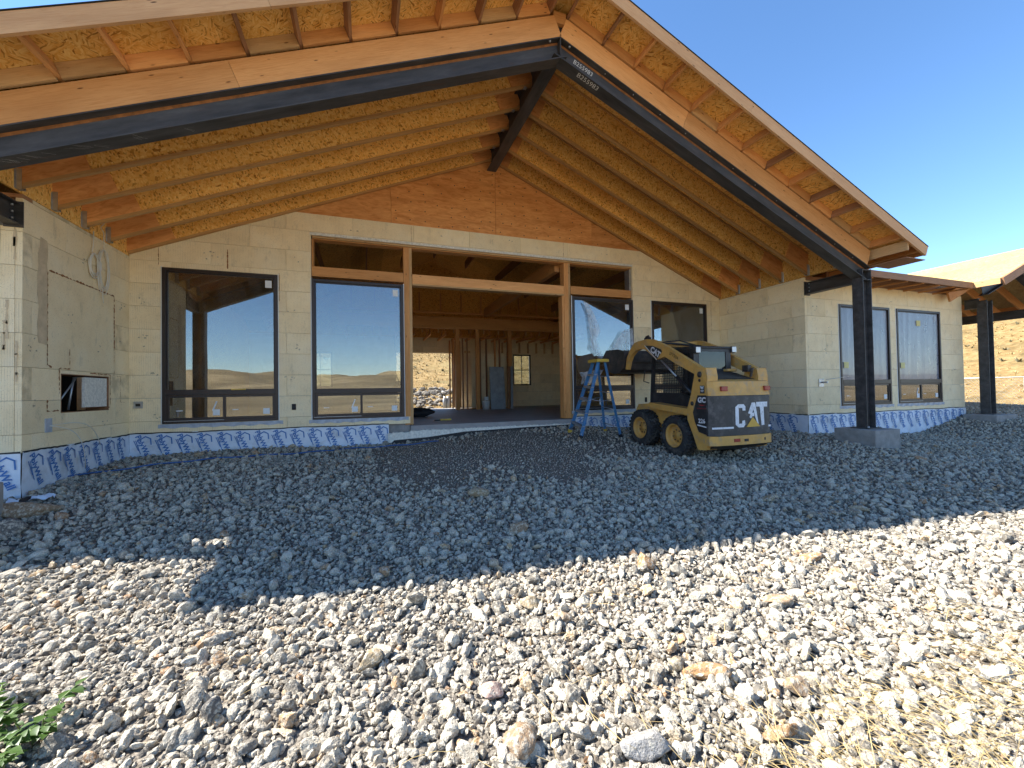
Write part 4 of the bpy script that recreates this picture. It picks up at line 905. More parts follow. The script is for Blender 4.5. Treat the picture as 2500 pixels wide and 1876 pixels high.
# vertical fins of spray foam on the back wall joints
def fin(x, z0, z1, w):
    b = MB(); prev = None
    for i in range(22):
        z = z0+(z1-z0)*i/21; ww = w*random.uniform(.3, 1); c = (x+random.uniform(-.003, .003)-ww, x+ww, z)
        if prev: b.add([(prev[0], -.004, prev[2]), (prev[1], -.004, prev[2]), (c[1], -.004, c[2]), (c[0], -.004, c[2])], [(0, 1, 2, 3)])
        prev = c
    b.build('seam_residue', 'foam_rust', back_wall)
fin(1.47, 3.06, 3.42, .012); fin(.42, 3.05, 3.36, .007); fin(12.95, 2.2, 3.1, .004); fin(2.32, 2.5, 3.05, .006)
for x in (4.824, 8.426): fin(x, 3.87, 4.27, .004)
rr = random.Random(44); M['scuff'] = plain('grey_scuff', (.42, .36, .26), .9, 0, .3, 30, 0)
def scuff(fn, wall, u, v):
    b = MB(); n = rr.randint(2, 5)
    for k in range(n):
        a, c = u+rr.gauss(0, .05), v+rr.gauss(0, .05); P = []
        for i in range(7):
            t = i*6.283/7; r = rr.uniform(.004, .018); P.append(fn(a+math.cos(t)*r*rr.uniform(.6, 2.0), c+math.sin(t)*r))
        b.add(P, [tuple(range(7))])
    tag(b.build('scuff_mark', 'scuff', wall), kind='stuff')
for (u, v) in ((.22, 1.75), (.2, 2.4), (1.1, 3.3), (1.25, 3.28), (2.55, 2.35), (2.62, 1.6), (2.5, 1.05), (2.6, 3.4), (.3, 1.1), (.36, .35), (3.6, 4.05), (7.1, 4.12), (10.6, 2.6), (10.7, 1.4), (12.95, 1.7), (12.0, 3.3), (5.4, 4.1), (9.6, 4.1)): scuff(lambda a, c: (a, -.0035, c), back_wall, u, v)
for (u, v) in ((-.25, 2.2), (-.3, 1.6), (-1.3, 2.7), (-.7, .3), (-2.25, 1.4), (-2.2, .6), (-1.5, 1.8), (-.9, 1.4)): scuff(lambda a, c: (.0065, a, c), left_wall, u, v)
for (u, v) in ((-.3, 2.8), (-.8, 2.9), (-1.5, 2.4), (-2.1, 2.0), (-1.2, 1.1), (-1.9, .5), (-.6, 1.8)): scuff(lambda a, c: (W-.0035, a, c), right_wall, u, v)
for (u, v) in ((13.6, 2.5), (13.9, 1.5), (14.1, 2.0), (13.7, .4), (18.8, 2.0), (18.9, 1.1), (16.3, 2.8), (15.2, 2.8)): scuff(lambda a, c: (a, DY-.0035, c), right_wing, u, v)
b = MB(); b.box(2.86, 10.4, -.006, -.001, 3.855, 3.91); b.build('opening_trim', 'foam_white', back_wall)

# ------------------------------------------------------------------ cables, hose, torn plastic
def coil(cx, y, z, ry, rz, turns, r, seed, x=.035):
    rr = random.Random(seed); P = []
    for i in range(turns*16+1):
        a = 2*math.pi*i/16; k = 1+.10*math.sin(a*.37+seed)
        P.append((x+.012*math.sin(a*.5+seed)+.01*rr.random(), y+ry*k*math.sin(a)+.02*math.sin(a*.21), z-rz*k*(1-math.cos(a))))
    return P
b = MB(); b.tube([(.25, -1.0, 3.52), (.08, -1.0, 3.30), (.045, -.84, 3.26), (.04, -.83, 3.02)], .005); b.tube(coil(0, -.83, 3.0, .13, .32, 5, .005, 2), .005); b.tube([(.04, -.85, 2.4), (.05, -.88, 2.3), (.05, -.86, 2.16)], .005)
thing1('cable_coil', b, 'cream', 'white cable coil hanging from a hole in the left wall, nearer the corner', 'cable')
b = MB(); b.tube([(.035, -1.08, 3.2), (.035, -1.085, 3.0), (.03, -1.105, 2.875)], .007); b.tube(coil(0, -1.06, 2.87, .12, .17, 3, .008, 5, .03), .009)
thing1('cable_coil', b, 'cream', 'thick grey cable coil hanging left of the bigger white coil', 'cable')
for i, (p1, lab) in enumerate((((.08, -1.35, -.30), 'thin white cable drooping from the patch straight down the blue membrane'), ((.06, -.95, -.02), 'thin white cable running from the patch towards the corner'))):
    a = Vector((.015, -1.95, .34)); e = Vector(p1); b = MB(); b.tube([a+(e-a)*t+Vector((.10*math.sin(math.pi*t), 0, .16*math.sin(math.pi*t))) for t in np.linspace(0, 1, 14)], .005); thing1('loose_cable', b, 'cream', lab, 'cable')
hp = [(-.1, -1.62), (.25, -1.50), (.52, -1.386), (1.1, -1.18), (1.753, -1.019), (2.6, -.78), (3.3, -.62), (3.9, -.6), (4.7, -.62), (5.33, -.6)]
P = []
for i in range(len(hp)-1):
    for t in np.linspace(0, 1, 8, endpoint=False): x = hp[i][0]+(hp[i+1][0]-hp[i][0])*t; y = hp[i][1]+(hp[i+1][1]-hp[i][1])*t; P.append((x, y+.02*math.sin(x*4), gz(x, y)+.045+.008*math.sin(x*9)))
b = MB(); b.tube(P, .013); thing1('blue_hose', b, 'hose', 'blue hose lying on the gravel along the left part of the back wall', 'hose')
def sheet(poly_rows, y, amp, seed):
    b = MB(); rr = random.Random(seed); nr = len(poly_rows); nc = 12
    for r_, (x0, x1, z0, z1) in enumerate(poly_rows):
        for c in range(nc+1):
            t = c/nc; b.v.append((x0+(x1-x0)*t, y-.012-amp*abs(math.sin(c*1.9+r_*.8+seed))*rr.random(), z0+(z1-z0)*t+.012*math.sin(c*2.1+r_)))
    for r_ in range(nr-1):
        for c in range(nc): i = r_*(nc+1)+c; b.f.append((i, i+1, i+nc+2, i+nc+1)); b.m.append(0); b.sm.append(True)
    return b
wx0, wx1 = WIN[2][0], WIN[2][1]
b = sheet([(wx0+.28, wx0+.42, 2.87, 2.80), (wx0+.40, wx0+.60, 2.55, 2.50), (wx0+.44, wx0+.74, 2.22, 2.16), (wx0+.48, wx0+.62, 1.95, 1.92), (wx0+.46, wx0+.75, 1.72, 1.66), (wx0+.75, wx0+.92, 1.42, 1.40)], -.03, .05, 1); thing1('torn_plastic_film', b, 'film', 'narrow torn strip of clear plastic hanging down the window behind the ladder', 'plastic film')
b = sheet([(wx1-.36, wx1-.05, 2.18, 2.26), (wx1-.52, wx1-.05, 1.95, 1.9), (wx1-.72, wx1-.05, 1.68, 1.6), (wx1-.92, wx1-.06, 1.42, 1.36), (wx1-.95, wx1-.3, 1.3, 1.2)], -.03, .07, 2); thing1('torn_plastic_film', b, 'film', 'wide crumpled flap of clear plastic on the window above the loader bucket', 'plastic film')
b = sheet([(wx0+.15, wx0+.8, 1.12, 1.2), (wx0+.2, wx0+.7, .98, 1.0), (wx0+.15, wx0+.45, .84, .86)], -.03, .06, 3); thing1('torn_plastic_film', b, 'film', 'low crumpled scrap of clear plastic on the window left of the ladder steps', 'plastic film')

# ------------------------------------------------------------------ step ladder
lad = thing('step_ladder', (8.75, -.75, gz(8.75, -.75)), 'blue fibreglass step ladder with yellow top standing on the gravel', 'ladder')
T = {'A': Vector((8.80, -.66, 1.33)), 'B': Vector((8.78, -.92, 1.33)), 'C': Vector((8.93, -.64, 1.33)), 'D': Vector((8.93, -.93, 1.33))}
Bt = {k: Vector((x, y, gz(x, y)+.012)) for k, (x, y) in {'A': (8.224, -.541), 'B': (8.253, -1.004), 'C': (9.188, -.474), 'D': (9.329, -.90)}.items()}
for k in 'ABCD':
    d = T[k]-Bt[k]; L = d.length; b = MB(); w = .072 if k in 'AB' else .05; t_ = .03
    b.box(0, L, -t_/2, -t_/2+.007, -w/2, w/2); b.box(0, L, -t_/2+.007, t_/2, -w/2, -w/2+.007); b.box(0, L, -t_/2+.007, t_/2, w/2-.007, w/2)
    b.build('rail', 'ladder_blue', lad, frame(Bt[k], d, (1, 0, .2)))
    f = MB(); f.box(-.03, .05, -.024, .024, -w/2-.008, w/2+.008); f.build('foot', 'ladder_yellow' if k in 'AC' else 'dark_item', lad, frame(Bt[k], d, (1, 0, .2)))
b = MB(); b.box(8.70, 9.0, -1.0, -.58, 1.315, 1.375); b.box(8.72, 8.98, -.97, -.61, 1.375, 1.383); b.build('top_cap', 'ladder_yellow', lad, bevel=.012)
for i in range(5):
    t = (i+.85)/5.9; a, c = Bt['A'].lerp(T['A'], t), Bt['B'].lerp(T['B'], t); b = MB(); L = (c-a).length; b.box(0, L, -.042, .042, -.012, .012); b.box(0, L, -.044, -.038, -.034, .012); b.build('step', 'alu', lad, frame(a, c-a, (0, 0, 1)))
for t in (.12, .36, .58, .8):
    a, c = Bt['C'].lerp(T['C'], t), Bt['D'].lerp(T['D'], t); b = MB(); b.tube([a, c], .011); b.build('rear_bar', 'alu', lad)
for p, q in (('A', 'C'), ('B', 'D')):
    a, c = Bt[p].lerp(T[p], .5), Bt[q].lerp(T[q], .5); m_ = (a+c)/2-Vector((0, 0, .05)); b = MB(); b.tube([a, m_, c], .007); b.build('spreader', 'alu', lad)
for p, q in (('A', 'B'),):
    for s in (.0,):
        a, c = Bt[p].lerp(T[p], .15), Bt[q].lerp(T[q], .15); b = MB(); b.tube([Bt[p].lerp(T[p], .04), (a+c)/2, Bt[q].lerp(T[q], .04)], .012); b.build('brace', 'alu', lad)
b = MB(); c_ = Bt['B'].lerp(T['B'], .38); b.box(-.1, .1, -.0175, -.0165, -.022, .022); b.build('warning_label', 'white', lad, frame(c_, T['B']-Bt['B'], (1, 0, .2)))

# ------------------------------------------------------------------ skid steer loader
xc = 10.09
ldr = thing('skid_steer_loader', (xc, -2.07, -.55), 'yellow and black skid steer loader parked facing the house with bucket half raised', 'loader')
def side(poly, x0, x1, name, mat, bevel=.01, parent=ldr, both=False):
    out = []
    for s in ((1, -1) if both else (1,)):
        b = MB(); b.prism(poly, x0 if s > 0 else 2*xc-x0, x1 if s > 0 else 2*xc-x1, YZ); out.append(b.build(name, mat, parent, bevel=bevel))
    return out if both else out[0]
# wheels
def tyre_mesh():
    b = MB(); R, w = .382, .13
    prof = [(-w*.78, .205), (-w*.98, .25), (-w, .29), (-w*.93, .335), (-w*.78, .358), (0, .364), (w*.78, .358), (w*.93, .335), (w, .29), (w*.98, .25), (w*.78, .205)]
    b.lathe(prof, 44, lambda a, c, s: (a, c, s))
    n = 26
    for i in range(n):
        for sgn in (-1, 1):
            an = 2*math.pi*(i+(.5 if sgn > 0 else 0))/n
            # zig-zag lug: three short blocks stepping across half the tread
            for (a0, a1, da) in ((.004, .05, .0), (.047, .095, .07), (.092, .128, .035)):
                vs = []
                for rr, sc_ in ((.352, 1.15), (.388-.012*(a0 > .09), .85)):
                    for aa in (a0, a1):
                        for dd_ in (-.070*sc_, .070*sc_):
                            t = an+da*(1 if aa == a1 else .3)+dd_; vs.append((sgn*aa, rr*math.cos(t), rr*math.sin(t)))
                b.add(vs, [(0, 1, 3, 2), (4, 6, 7, 5), (0, 4, 5, 1), (2, 3, 7, 6), (0, 2, 6, 4), (1, 5, 7, 3)])
    return b.mesh('tyre', ['tyre'])
def rim_mesh():
    # outer face towards -X
    b = MB(); b.lathe([(-.118, .215), (-.128, .228), (-.122, .208), (-.09, .198), (-.05, .190), (-.02, .182), (-.012, .15), (-.03, .135), (-.032, .06), (-.045, .055), (-.048, 0)], 32, lambda a, c, s: (a, c, s))
    b.lathe([(.118, .215), (.128, .228), (.05, .2), (-.01, .19)], 32, lambda a, c, s: (a, c, s))
    for i in range(8):
        t = 2*math.pi*i/8; b.lathe([(-.03, .012), (-.052, .012), (-.052, 0)], 6, lambda a, c, s, t=t: (a, .105*math.cos(t)+c, .105*math.sin(t)+s), 1)
    return b.mesh('rim', ['cat_yellow', 'bucket'])
tm, rm = tyre_mesh(), rim_mesh()
for sx_ in (-1, 1):
    for (yy, zz) in ((-2.58, -.200), (-1.55, -.125)):
        flip = Matrix.Rotation(math.pi, 4, 'Z') if sx_ > 0 else Matrix()
        mw = Matrix.Translation((xc+sx_*.595, yy, zz)) @ flip @ Matrix.Rotation(random.uniform(0, 6), 4, 'X')
        w = link('wheel', None, ldr, mw); w.empty_display_size = .1
        link('tyre', tm, w, mw); link('rim', rm, w, mw)
# chassis and fenders
side([(-3.2, -.30), (-1.05, -.22), (-.98, .12), (-1.15, .36), (-1.85, .40), (-3.1, .30), (-3.3, .0)], xc-.44, xc+.44, 'chassis', 'cat_yellow', .015)
side([(-1.84, .415), (-1.80, .36), (-1.92, .30), (-2.95, .20), (-3.02, .31)], xc-.688, xc-.40, 'fender', 'cat_yellow', .012, both=True)
side([(-1.80, .36), (-1.92, .0), (-2.03, -.05), (-2.10, .02), (-2.95, .22), (-1.92, .33)], xc-.50, xc-.45, 'inner_guard', 'cat_yellow', .005, both=True)
# towers
side([(-3.15, 1.045), (-3.39, 1.045), (-3.418, .9), (-3.418, -.12), (-3.36, -.38), (-3.17, -.40), (-3.03, -.08), (-2.93, .12), (-2.92, .30), (-3.02, .55), (-3.1, .85)], xc-.70, xc-.47, 'tower', 'cat_yellow', .02, both=True)
for s in (1, -1):
    b = MB(); b.lathe([(0, 0), (0, .055), (.02, .05), (.024, 0)], 20, lambda a, c, s_: (xc-s*(.70+a), -3.25+c*.8, .93+s_)); b.lathe([(0, 0), (0, .03), (.014, .028), (.016, 0)], 14, lambda a, c, s_: (xc-s*(.70+a), -3.245+c*.8, .83+s_)); b.lathe([(0, 0), (0, .04), (.02, .036), (.024, 0)], 14, lambda a, c, s_: (xc-s*(.70+a), -3.06+c*.8, .42+s_)); b.build('pivot_pin', 'bucket', ldr)
# rear: curved black door, yellow top, bumper
def rear_profile(y_edge, bulge, half, n=16, inset=.09):
    P = []
    for i in range(n+1):
        t = -1+2*i/n; x = xc+t*half; P.append((x, y_edge-bulge*(1-t*t)+(0 if abs(t) < .98 else .035)))
    return P
def rear_slab(prof, z0, z1, thick, name, mat, dz=0, parent=ldr, bevel=.008, top_in=0):
    b = MB(); n = len(prof); vs = []
    for z, k in ((z0, 0), (z1, top_in)): vs += [(x, y+k, z) for x, y in prof]
    for z in (z0, z1): vs += [(x, y+thick, z) for x, y in prof]
    f = [(i, i+1, n+i+1, n+i) for i in range(n-1)]+[(2*n+i+1, 2*n+i, 3*n+i, 3*n+i+1) for i in range(n-1)]+[(n+i, n+i+1, 3*n+i+1, 3*n+i) for i in range(n-1)]+[(i+1, i, 2*n+i, 2*n+i+1) for i in range(n-1)]+[(0, n, 3*n, 2*n), (n-1, 3*n-1, 4*n-1, 2*n-1)]
    b.add(vs, f, 0, False); return b.build(name, mat, parent)
RC = .012
rp = rear_profile(-3.465, .05, .713)
rear_slab([(x, y) for x, y in rp], -.135, .555, .045, 'rear_door', 'dustblack')
rear_slab([(x, y-.012) for x, y in rp], .557, .80, .05, 'rear_hood_band', 'cat_yellow', top_in=.03)
b = MB(); n = len(rp)
for i in range(n-1):
    (xa, ya), (xb, yb_) = rp[i], rp[i+1]; b.add([(xa, ya+.02, .80), (xb, yb_+.02, .80), (xb, -3.33, .845), (xa, -3.33, .845)], [(0, 1, 2, 3)])
b.build('hood_lip', 'cat_yellow', ldr)
rear_slab([(x, y-.03) for x, y in rear_profile(-3.452, .05, .716)], -.30, -.14, .10, 'bumper', 'cat_yellow')
b = MB()
for (xx, wd) in ((xc+.02, .09), (xc+.46, .08), (xc+.58, .06)): b.box(xx-wd/2, xx+wd/2, -3.54+.06*((xx-xc)/.66)**2, -3.45, -.245, -.2)
b.build('bumper_slots', 'black', ldr)
b = MB(); b.box(xc-.25, xc-.12, -3.535, -3.48, -.245, -.19); b.build('reflector', 'red', ldr)
side([(-3.5, -.30), (-3.3, -.40), (-2.9, -.36), (-2.9, -.28)], xc-.62, xc+.62, 'belly_pan', 'bucket')
# sloping engine hood with louvres
side([(-3.36, .84), (-3.30, .80), (-2.86, .93), (-2.86, 1.0)], xc-.46, xc+.46, 'engine_hood', 'cat_black')
b = MB()
for i in range(9):
    t = (i+.5)/9; y = -3.36+.5*t; z = .845+.16*t; b.box(xc-.40, xc+.36, y-.012, y+.012, z, z+.014)
b.build('hood_louvre', 'black', ldr)
for (x0, x1) in ((xc-.50, xc-.36), (xc+.50, xc+.63)):
    b = MB(); b.box(x0, x1, -3.525, -3.40, .635, .715); b.build('tail_light', 'red', ldr, bevel=.006)
# decals at the rear
def poly_decal(name, polys, mat, parent, fn):
    b = MB()
    for p in polys: b.add([fn(a, c) for a, c in p], [tuple(range(len(p)))])
    o = MB(); me_ = b.mesh(name, [mat]); return link(name, me_, parent)
def ry(x): t = (x-xc)/.713; return -3.465-.05*(1-t*t)-.006
def rearfn(a, c): return (a, ry(a), c)
def quads(poly_list): return poly_list
X0, Z0, S, SXs = xc-.20, .0, .40, .475                # lettering box: origin bottom left, cap height S
def L_(pts): return [(X0+a*SXs, Z0+c*S) for a, c in pts]
C_p = [L_(q) for q in ([(.12, .0), (.36, .0), (.36, .02), (.12, .02)], [(.0, .12), (.14, .0), (.16, .24), (.16, .76), (.14, 1), (.0, .88)], [(.14, 0), (.38, 0), (.46, .12), (.44, .30), (.32, .28), (.30, .16), (.16, .16)], [(.14, 1), (.40, 1), (.48, .9), (.48, .72), (.34, .72), (.33, .84), (.16, .84)])]
A_p = [L_(q) for q in ([(.60, .60), (.80, 1.06), (.98, 1.06), (.82, .62), (.70, .56)], [(.80, 1.06), (.98, 1.06), (1.14, .10), (1.06, .17), (.97, .40)], [(.66, .42), (.74, .60), (.90, .62), (.92, .46), (.82, .46), (.76, .36)])]
T_p = [L_(q) for q in ([(1.02, .88), (1.04, 1.08), (1.66, 1.08), (1.64, .86), (1.46, .86), (1.20, .87)], [(1.22, .87), (1.44, .86), (1.46, .05), (1.30, .04)])]
poly_decal('rear_lettering', C_p, 'decal_white', ldr, rearfn); poly_decal('rear_lettering', A_p, 'decal_white', ldr, lambda a, c: (a, ry(a)-.001, c)); poly_decal('rear_lettering', T_p, 'decal_white', ldr, rearfn)
tri = [L_([(.50+.17*0, .0), (.84, .42), (1.22, .0)])]
poly_decal('rear_emblem', [[tri[0][0], tri[0][1], tri[0][2]]], 'decal_yellow', ldr, lambda a, c: (a, ry(a)-.0015, c))
strip = []
for (a, c_) in ((xc-.68, xc-.24), (xc+.60, xc+.68)):
    k = np.linspace(a, c_, 7)
    strip += [[(k[i], -.012-(.004)), (k[i+1], -.012-.004), (k[i+1], .016), (k[i], .016)] for i in range(6)]
poly_decal('rear_stripe', strip, 'decal_white', ldr, rearfn)
# side decals (left tower)
SXL = xc-.7005
b = MB(); b.prism([(-3.19, .565), (-3.40, .565), (-3.414, .55), (-3.414, -.125), (-3.20, -.08), (-3.11, .10), (-3.07, .26)], SXL-.004, SXL-.001, YZ); dp = b.build('side_panel', 'cat_black', ldr)
FL = Vector((0, -1, 0)); UPV = Vector((0, 0, 1))
decal('model_number', text_mesh('226', .105, .004, 'decal_white'), dp, (SXL-.006, -3.275, .115), FL, UPV)
decal('dealer_lettering', text_mesh('GC', .125, .006, 'decal_white'), dp, (SXL-.006, -3.285, .48), FL, UPV)
poly_decal('dealer_swoosh', [[(-3.20, .405), (-3.28, .375), (-3.37, .40), (-3.28, .40)]], 'decal_red', dp, lambda a, c: (SXL-.006, a, c))
decal('dealer_lettering', text_mesh('CONSTRUCTION', .026, .0008, 'decal_red'), dp, (SXL-.006, -3.275, .335), FL, UPV)
poly_decal('side_stripe', [[(-3.17, .035), (-3.41, .0), (-3.41, .022), (-3.17, .055)]], 'decal_white', dp, lambda a, c: (SXL-.006, a, c))
b = MB(); b.prism([(-3.25, .60), (-3.35, .60), (-3.35, .735), (-3.25, .735)], SXL-.004, SXL-.001, YZ); wl = b.build('sticker_panel', 'cat_black', ldr)
decal('sticker_print', text_mesh('W', .075, .004, 'decal_white'), wl, (SXL-.006, -3.30, .695), FL, UPV); poly_decal('sticker_print', [[(-3.265, .645), (-3.335, .645), (-3.335, .655), (-3.265, .655)], [(-3.27, .625), (-3.33, .625), (-3.33, .634), (-3.27, .634)]], 'decal_white', wl, lambda a, c: (SXL-.006, a, c))
# cab
CX0, CX1, CY0, CY1, CZ = 9.64, 10.54, -2.85, -1.66, 1.485
cab = MB(); t = .055
side([(CY1-.04, CZ), (CY1+.02, CZ-.05), (CY0-.02, CZ-.05), (CY0-.02, CZ)], CX0-.01, CX1+.01, 'cab_roof', 'cat_black', .02)
for x0, x1 in ((CX0, CX0+t), (CX1-t, CX1)):
    side([(CY0, CZ-.04), (CY0+.09, CZ-.04), (CY0+.11, .42), (CY0, .42)], x0, x1, 'cab_pillar', 'cat_black', .008)
    side([(CY1-.06, CZ-.04), (CY1, CZ-.04), (CY1+.10, .38), (CY1+.0, .38)], x0, x1, 'cab_pillar', 'cat_black', .008)
    side([(CY1+.08, .62), (CY1+.10, .38), (CY0, .33), (CY0, .50), (CY0+.35, .60)], x0+.004, x1-.004, 'cab_side_panel', 'cat_black', .005)
    side([(CY0+.1, CZ-.04), (CY1-.06, CZ-.04), (CY1-.06, CZ-.15), (CY0+.1, CZ-.12)], x0+.004, x1-.004, 'cab_top_rail', 'cat_black', .005)
    b = MB(); xm = (x0+x1)/2
    for y in np.arange(CY0+.10, CY1+.02, .05): b.box(xm-.004, xm+.004, y-.005, y+.005, .55, CZ-.06)
    for z in np.arange(.60, CZ-.08, .05): b.box(xm-.006, xm+.002, CY0+.08, CY1+.04, z-.005, z+.005)
    b.build('side_screen', 'black', ldr)
b = MB(); b.box(CX0+t, CX1-t, CY0, CY0+.05, CZ-.10, CZ-.04); b.box(CX0+t, CX1-t, CY0, CY0+.05, .80, 1.01); b.box(CX0+t, CX0+t+.07, CY0, CY0+.05, 1.01, CZ-.10); b.box(CX1-t-.07, CX1-t, CY0, CY0+.05, 1.01, CZ-.10); b.box(CX0+t+.07, CX1-t-.07, CY0, CY0+.05, 1.01, 1.06); b.build('cab_rear_frame', 'cat_black', ldr)
b = MB(); b.box(CX0+t+.065, CX1-t-.065, CY0+.01, CY0+.016, 1.055, CZ-.095); rwp = b.build('rear_window', 'cabglass', ldr)
b = MB(); b.box(CX0+.2, CX1-.2, -2.55, -2.44, .55, 1.15); b.box(CX0+.2, CX1-.2, -2.5, -2.0, .48, .58); b.build('seat', 'dark_item', ldr, bevel=.03)
b = MB(); b.box(CX0+.05, CX1-.05, CY0+.05, CY0+.08, .38, .8); b.box(CX0+.05, CX1-.05, CY0, CY1, .35, .39); b.build('cab_floor', 'cat_black', ldr)
for (p, out_) in (((9.70, -2.885, 1.405), 0), ((10.59, -2.87, 1.43), 1)):
    b = MB(); b.box(-.062, .062, -.02, .06, -.062, .062); lm = b.build('work_light', 'cat_black', ldr, Matrix.Translation(p), bevel=.02)
    b = MB(); b.box(-.052, .052, -.026, -.018, -.052, .052); b.build('lens', 'lens', lm, Matrix.Translation(p), bevel=.012)
b = MB(); b.tube([(10.59, -2.83, 1.43), (10.53, -2.80, 1.44)], .015); b.build('lamp_bracket', 'cat_black', ldr)
b = MB(); b.box(xc+.36, xc+.44, -3.30, -3.18, .98, 1.10); b.lathe([(0, .022), (.12, .022), (.16, .03), (.16, .02)], 12, lambda a, c, s: (xc+.36+c, -3.36+s-a*.2, .88+a)); b.build('exhaust', 'bucket', ldr)
b = MB(); b.box(xc+.22, xc+.46, -2.98, -2.88, 1.0, 1.05); b.build('hood_bracket', 'cat_yellow', ldr, bevel=.01)
b = MB(); b.tube([(9.60, -1.62, 1.10), (9.52, -1.56, 1.08), (9.50, -1.55, .86), (9.60, -1.60, .82)], .012); b.build('grab_handle', 'black', ldr)
# loader arms
arm = [(-3.30, 1.03), (-2.35, 1.548), (-1.98, 1.70), (-1.82, 1.732), (-1.50, 1.72), (-1.36, 1.693), (-1.22, 1.57), (-1.09, 1.40), (-1.03, 1.15), (-1.10, 1.13), (-1.16, 1.30), (-1.24, 1.42), (-1.385, 1.518), (-1.58, 1.552), (-1.74, 1.52), (-1.92, 1.40), (-2.10, 1.285), (-2.22, 1.30), (-2.33, 1.325), (-2.6, 1.185), (-3.10, .95)]
arms = side(arm, xc-.685, xc-.595, 'loader_arm', 'cat_yellow', .012, both=True)
b = MB(); b.box(xc-.60, xc+.60, -1.86, -1.70, 1.58, 1.70); b.build('arm_crossbar', 'cat_yellow', ldr, bevel=.01)
b = MB(); b.tube([(xc-.60, -1.95, 1.60), (xc-.2, -1.95, 1.64), (xc+.3, -1.9, 1.62), (xc+.6, -1.95, 1.6)], .02); b.tube([(xc-.4, -1.9, 1.66), (xc, -1.98, 1.70), (xc+.5, -1.9, 1.62)], .014); b.build('hydraulic_hose', 'black', ldr)
b = MB(); b.tube([(xc-.64, -1.86, 1.72), (xc-.64, -1.80, 1.80), (xc-.64, -1.72, 1.78)], .022); b.box(xc-.67, xc-.6, -1.84, -1.70, 1.72, 1.77); b.build('coupling', 'black', ldr)
AX = xc-.6855
b = MB(); b.prism([(-1.74, 1.605), (-2.0, 1.57), (-2.24, 1.475), (-2.27, 1.43), (-2.12, 1.29)], AX-.004, AX-.001, YZ); ad_ = b.build('arm_decal', 'cat_black', arms[0])
poly_decal('decal_edge', [[(-1.72, 1.612), (-1.76, 1.60), (-2.11, 1.285), (-2.10, 1.275)]], 'decal_white', arms[0], lambda a, c: (AX-.006, a, c))
dv = Vector((0, -.86, -.51)); decal('arm_lettering', text_mesh('CAT', .16, .008, 'decal_white'), arms[0], (AX-.007, -2.07, 1.435), dv, Vector((0, -.51, .86)))
decal('arm_lettering', text_mesh('SFT20A', .085, .0, 'black'), arms[0], (AX-.004, -2.60, 1.315), Vector((0, -.88, -.475)), Vector((0, -.475, .88)))
for s in (1, -1):
    b = MB(); xx = xc-s*.56
    b.tube([(xx, -2.98, .54), (xx, -2.52, .91)], .036, 12); b.build('lift_cylinder', 'cat_black', ldr)
    b = MB(); b.tube([(xx, -2.54, .90), (xx, -2.08, 1.27)], .018, 10); b.build('cylinder_rod', 'alu', ldr)
# bucket
bx0, bx1 = 9.36, 10.86
prof = [(-.16, 1.47), (-.30, 1.30), (-.42, 1.13), (-.62, 1.06), (-.88, 1.08), (-1.02, 1.18), (-1.05, 1.40), (-1.04, 1.56)]
inn = [(y+(.018 if i > 4 else 0)+.012, z+.018) for i, (y, z) in enumerate(prof)]
b = MB(); n = len(prof); b.prism(prof+inn[::-1], bx0+.02, bx1-.02, YZ); bk = b.build('bucket', 'bucket', ldr)
for x0 in (bx0, bx1-.02): b = MB(); b.prism(prof+[(-.8, 1.62), (-.31, 1.635)], x0, x0+.02, YZ); b.build('bucket_side', 'bucket', bk)
b = MB(); b.box(bx0, bx1, -.18, -.12, 1.44, 1.47); b.build('cutting_edge', 'bucket', bk); b = MB(); b.box(bx0+.1, bx1-.1, -1.10, -1.05, 1.14, 1.50); b.box(bx0+.1, bx1-.1, -1.14, -1.09, 1.30, 1.34); b.build('coupler_plate', 'bucket', bk)

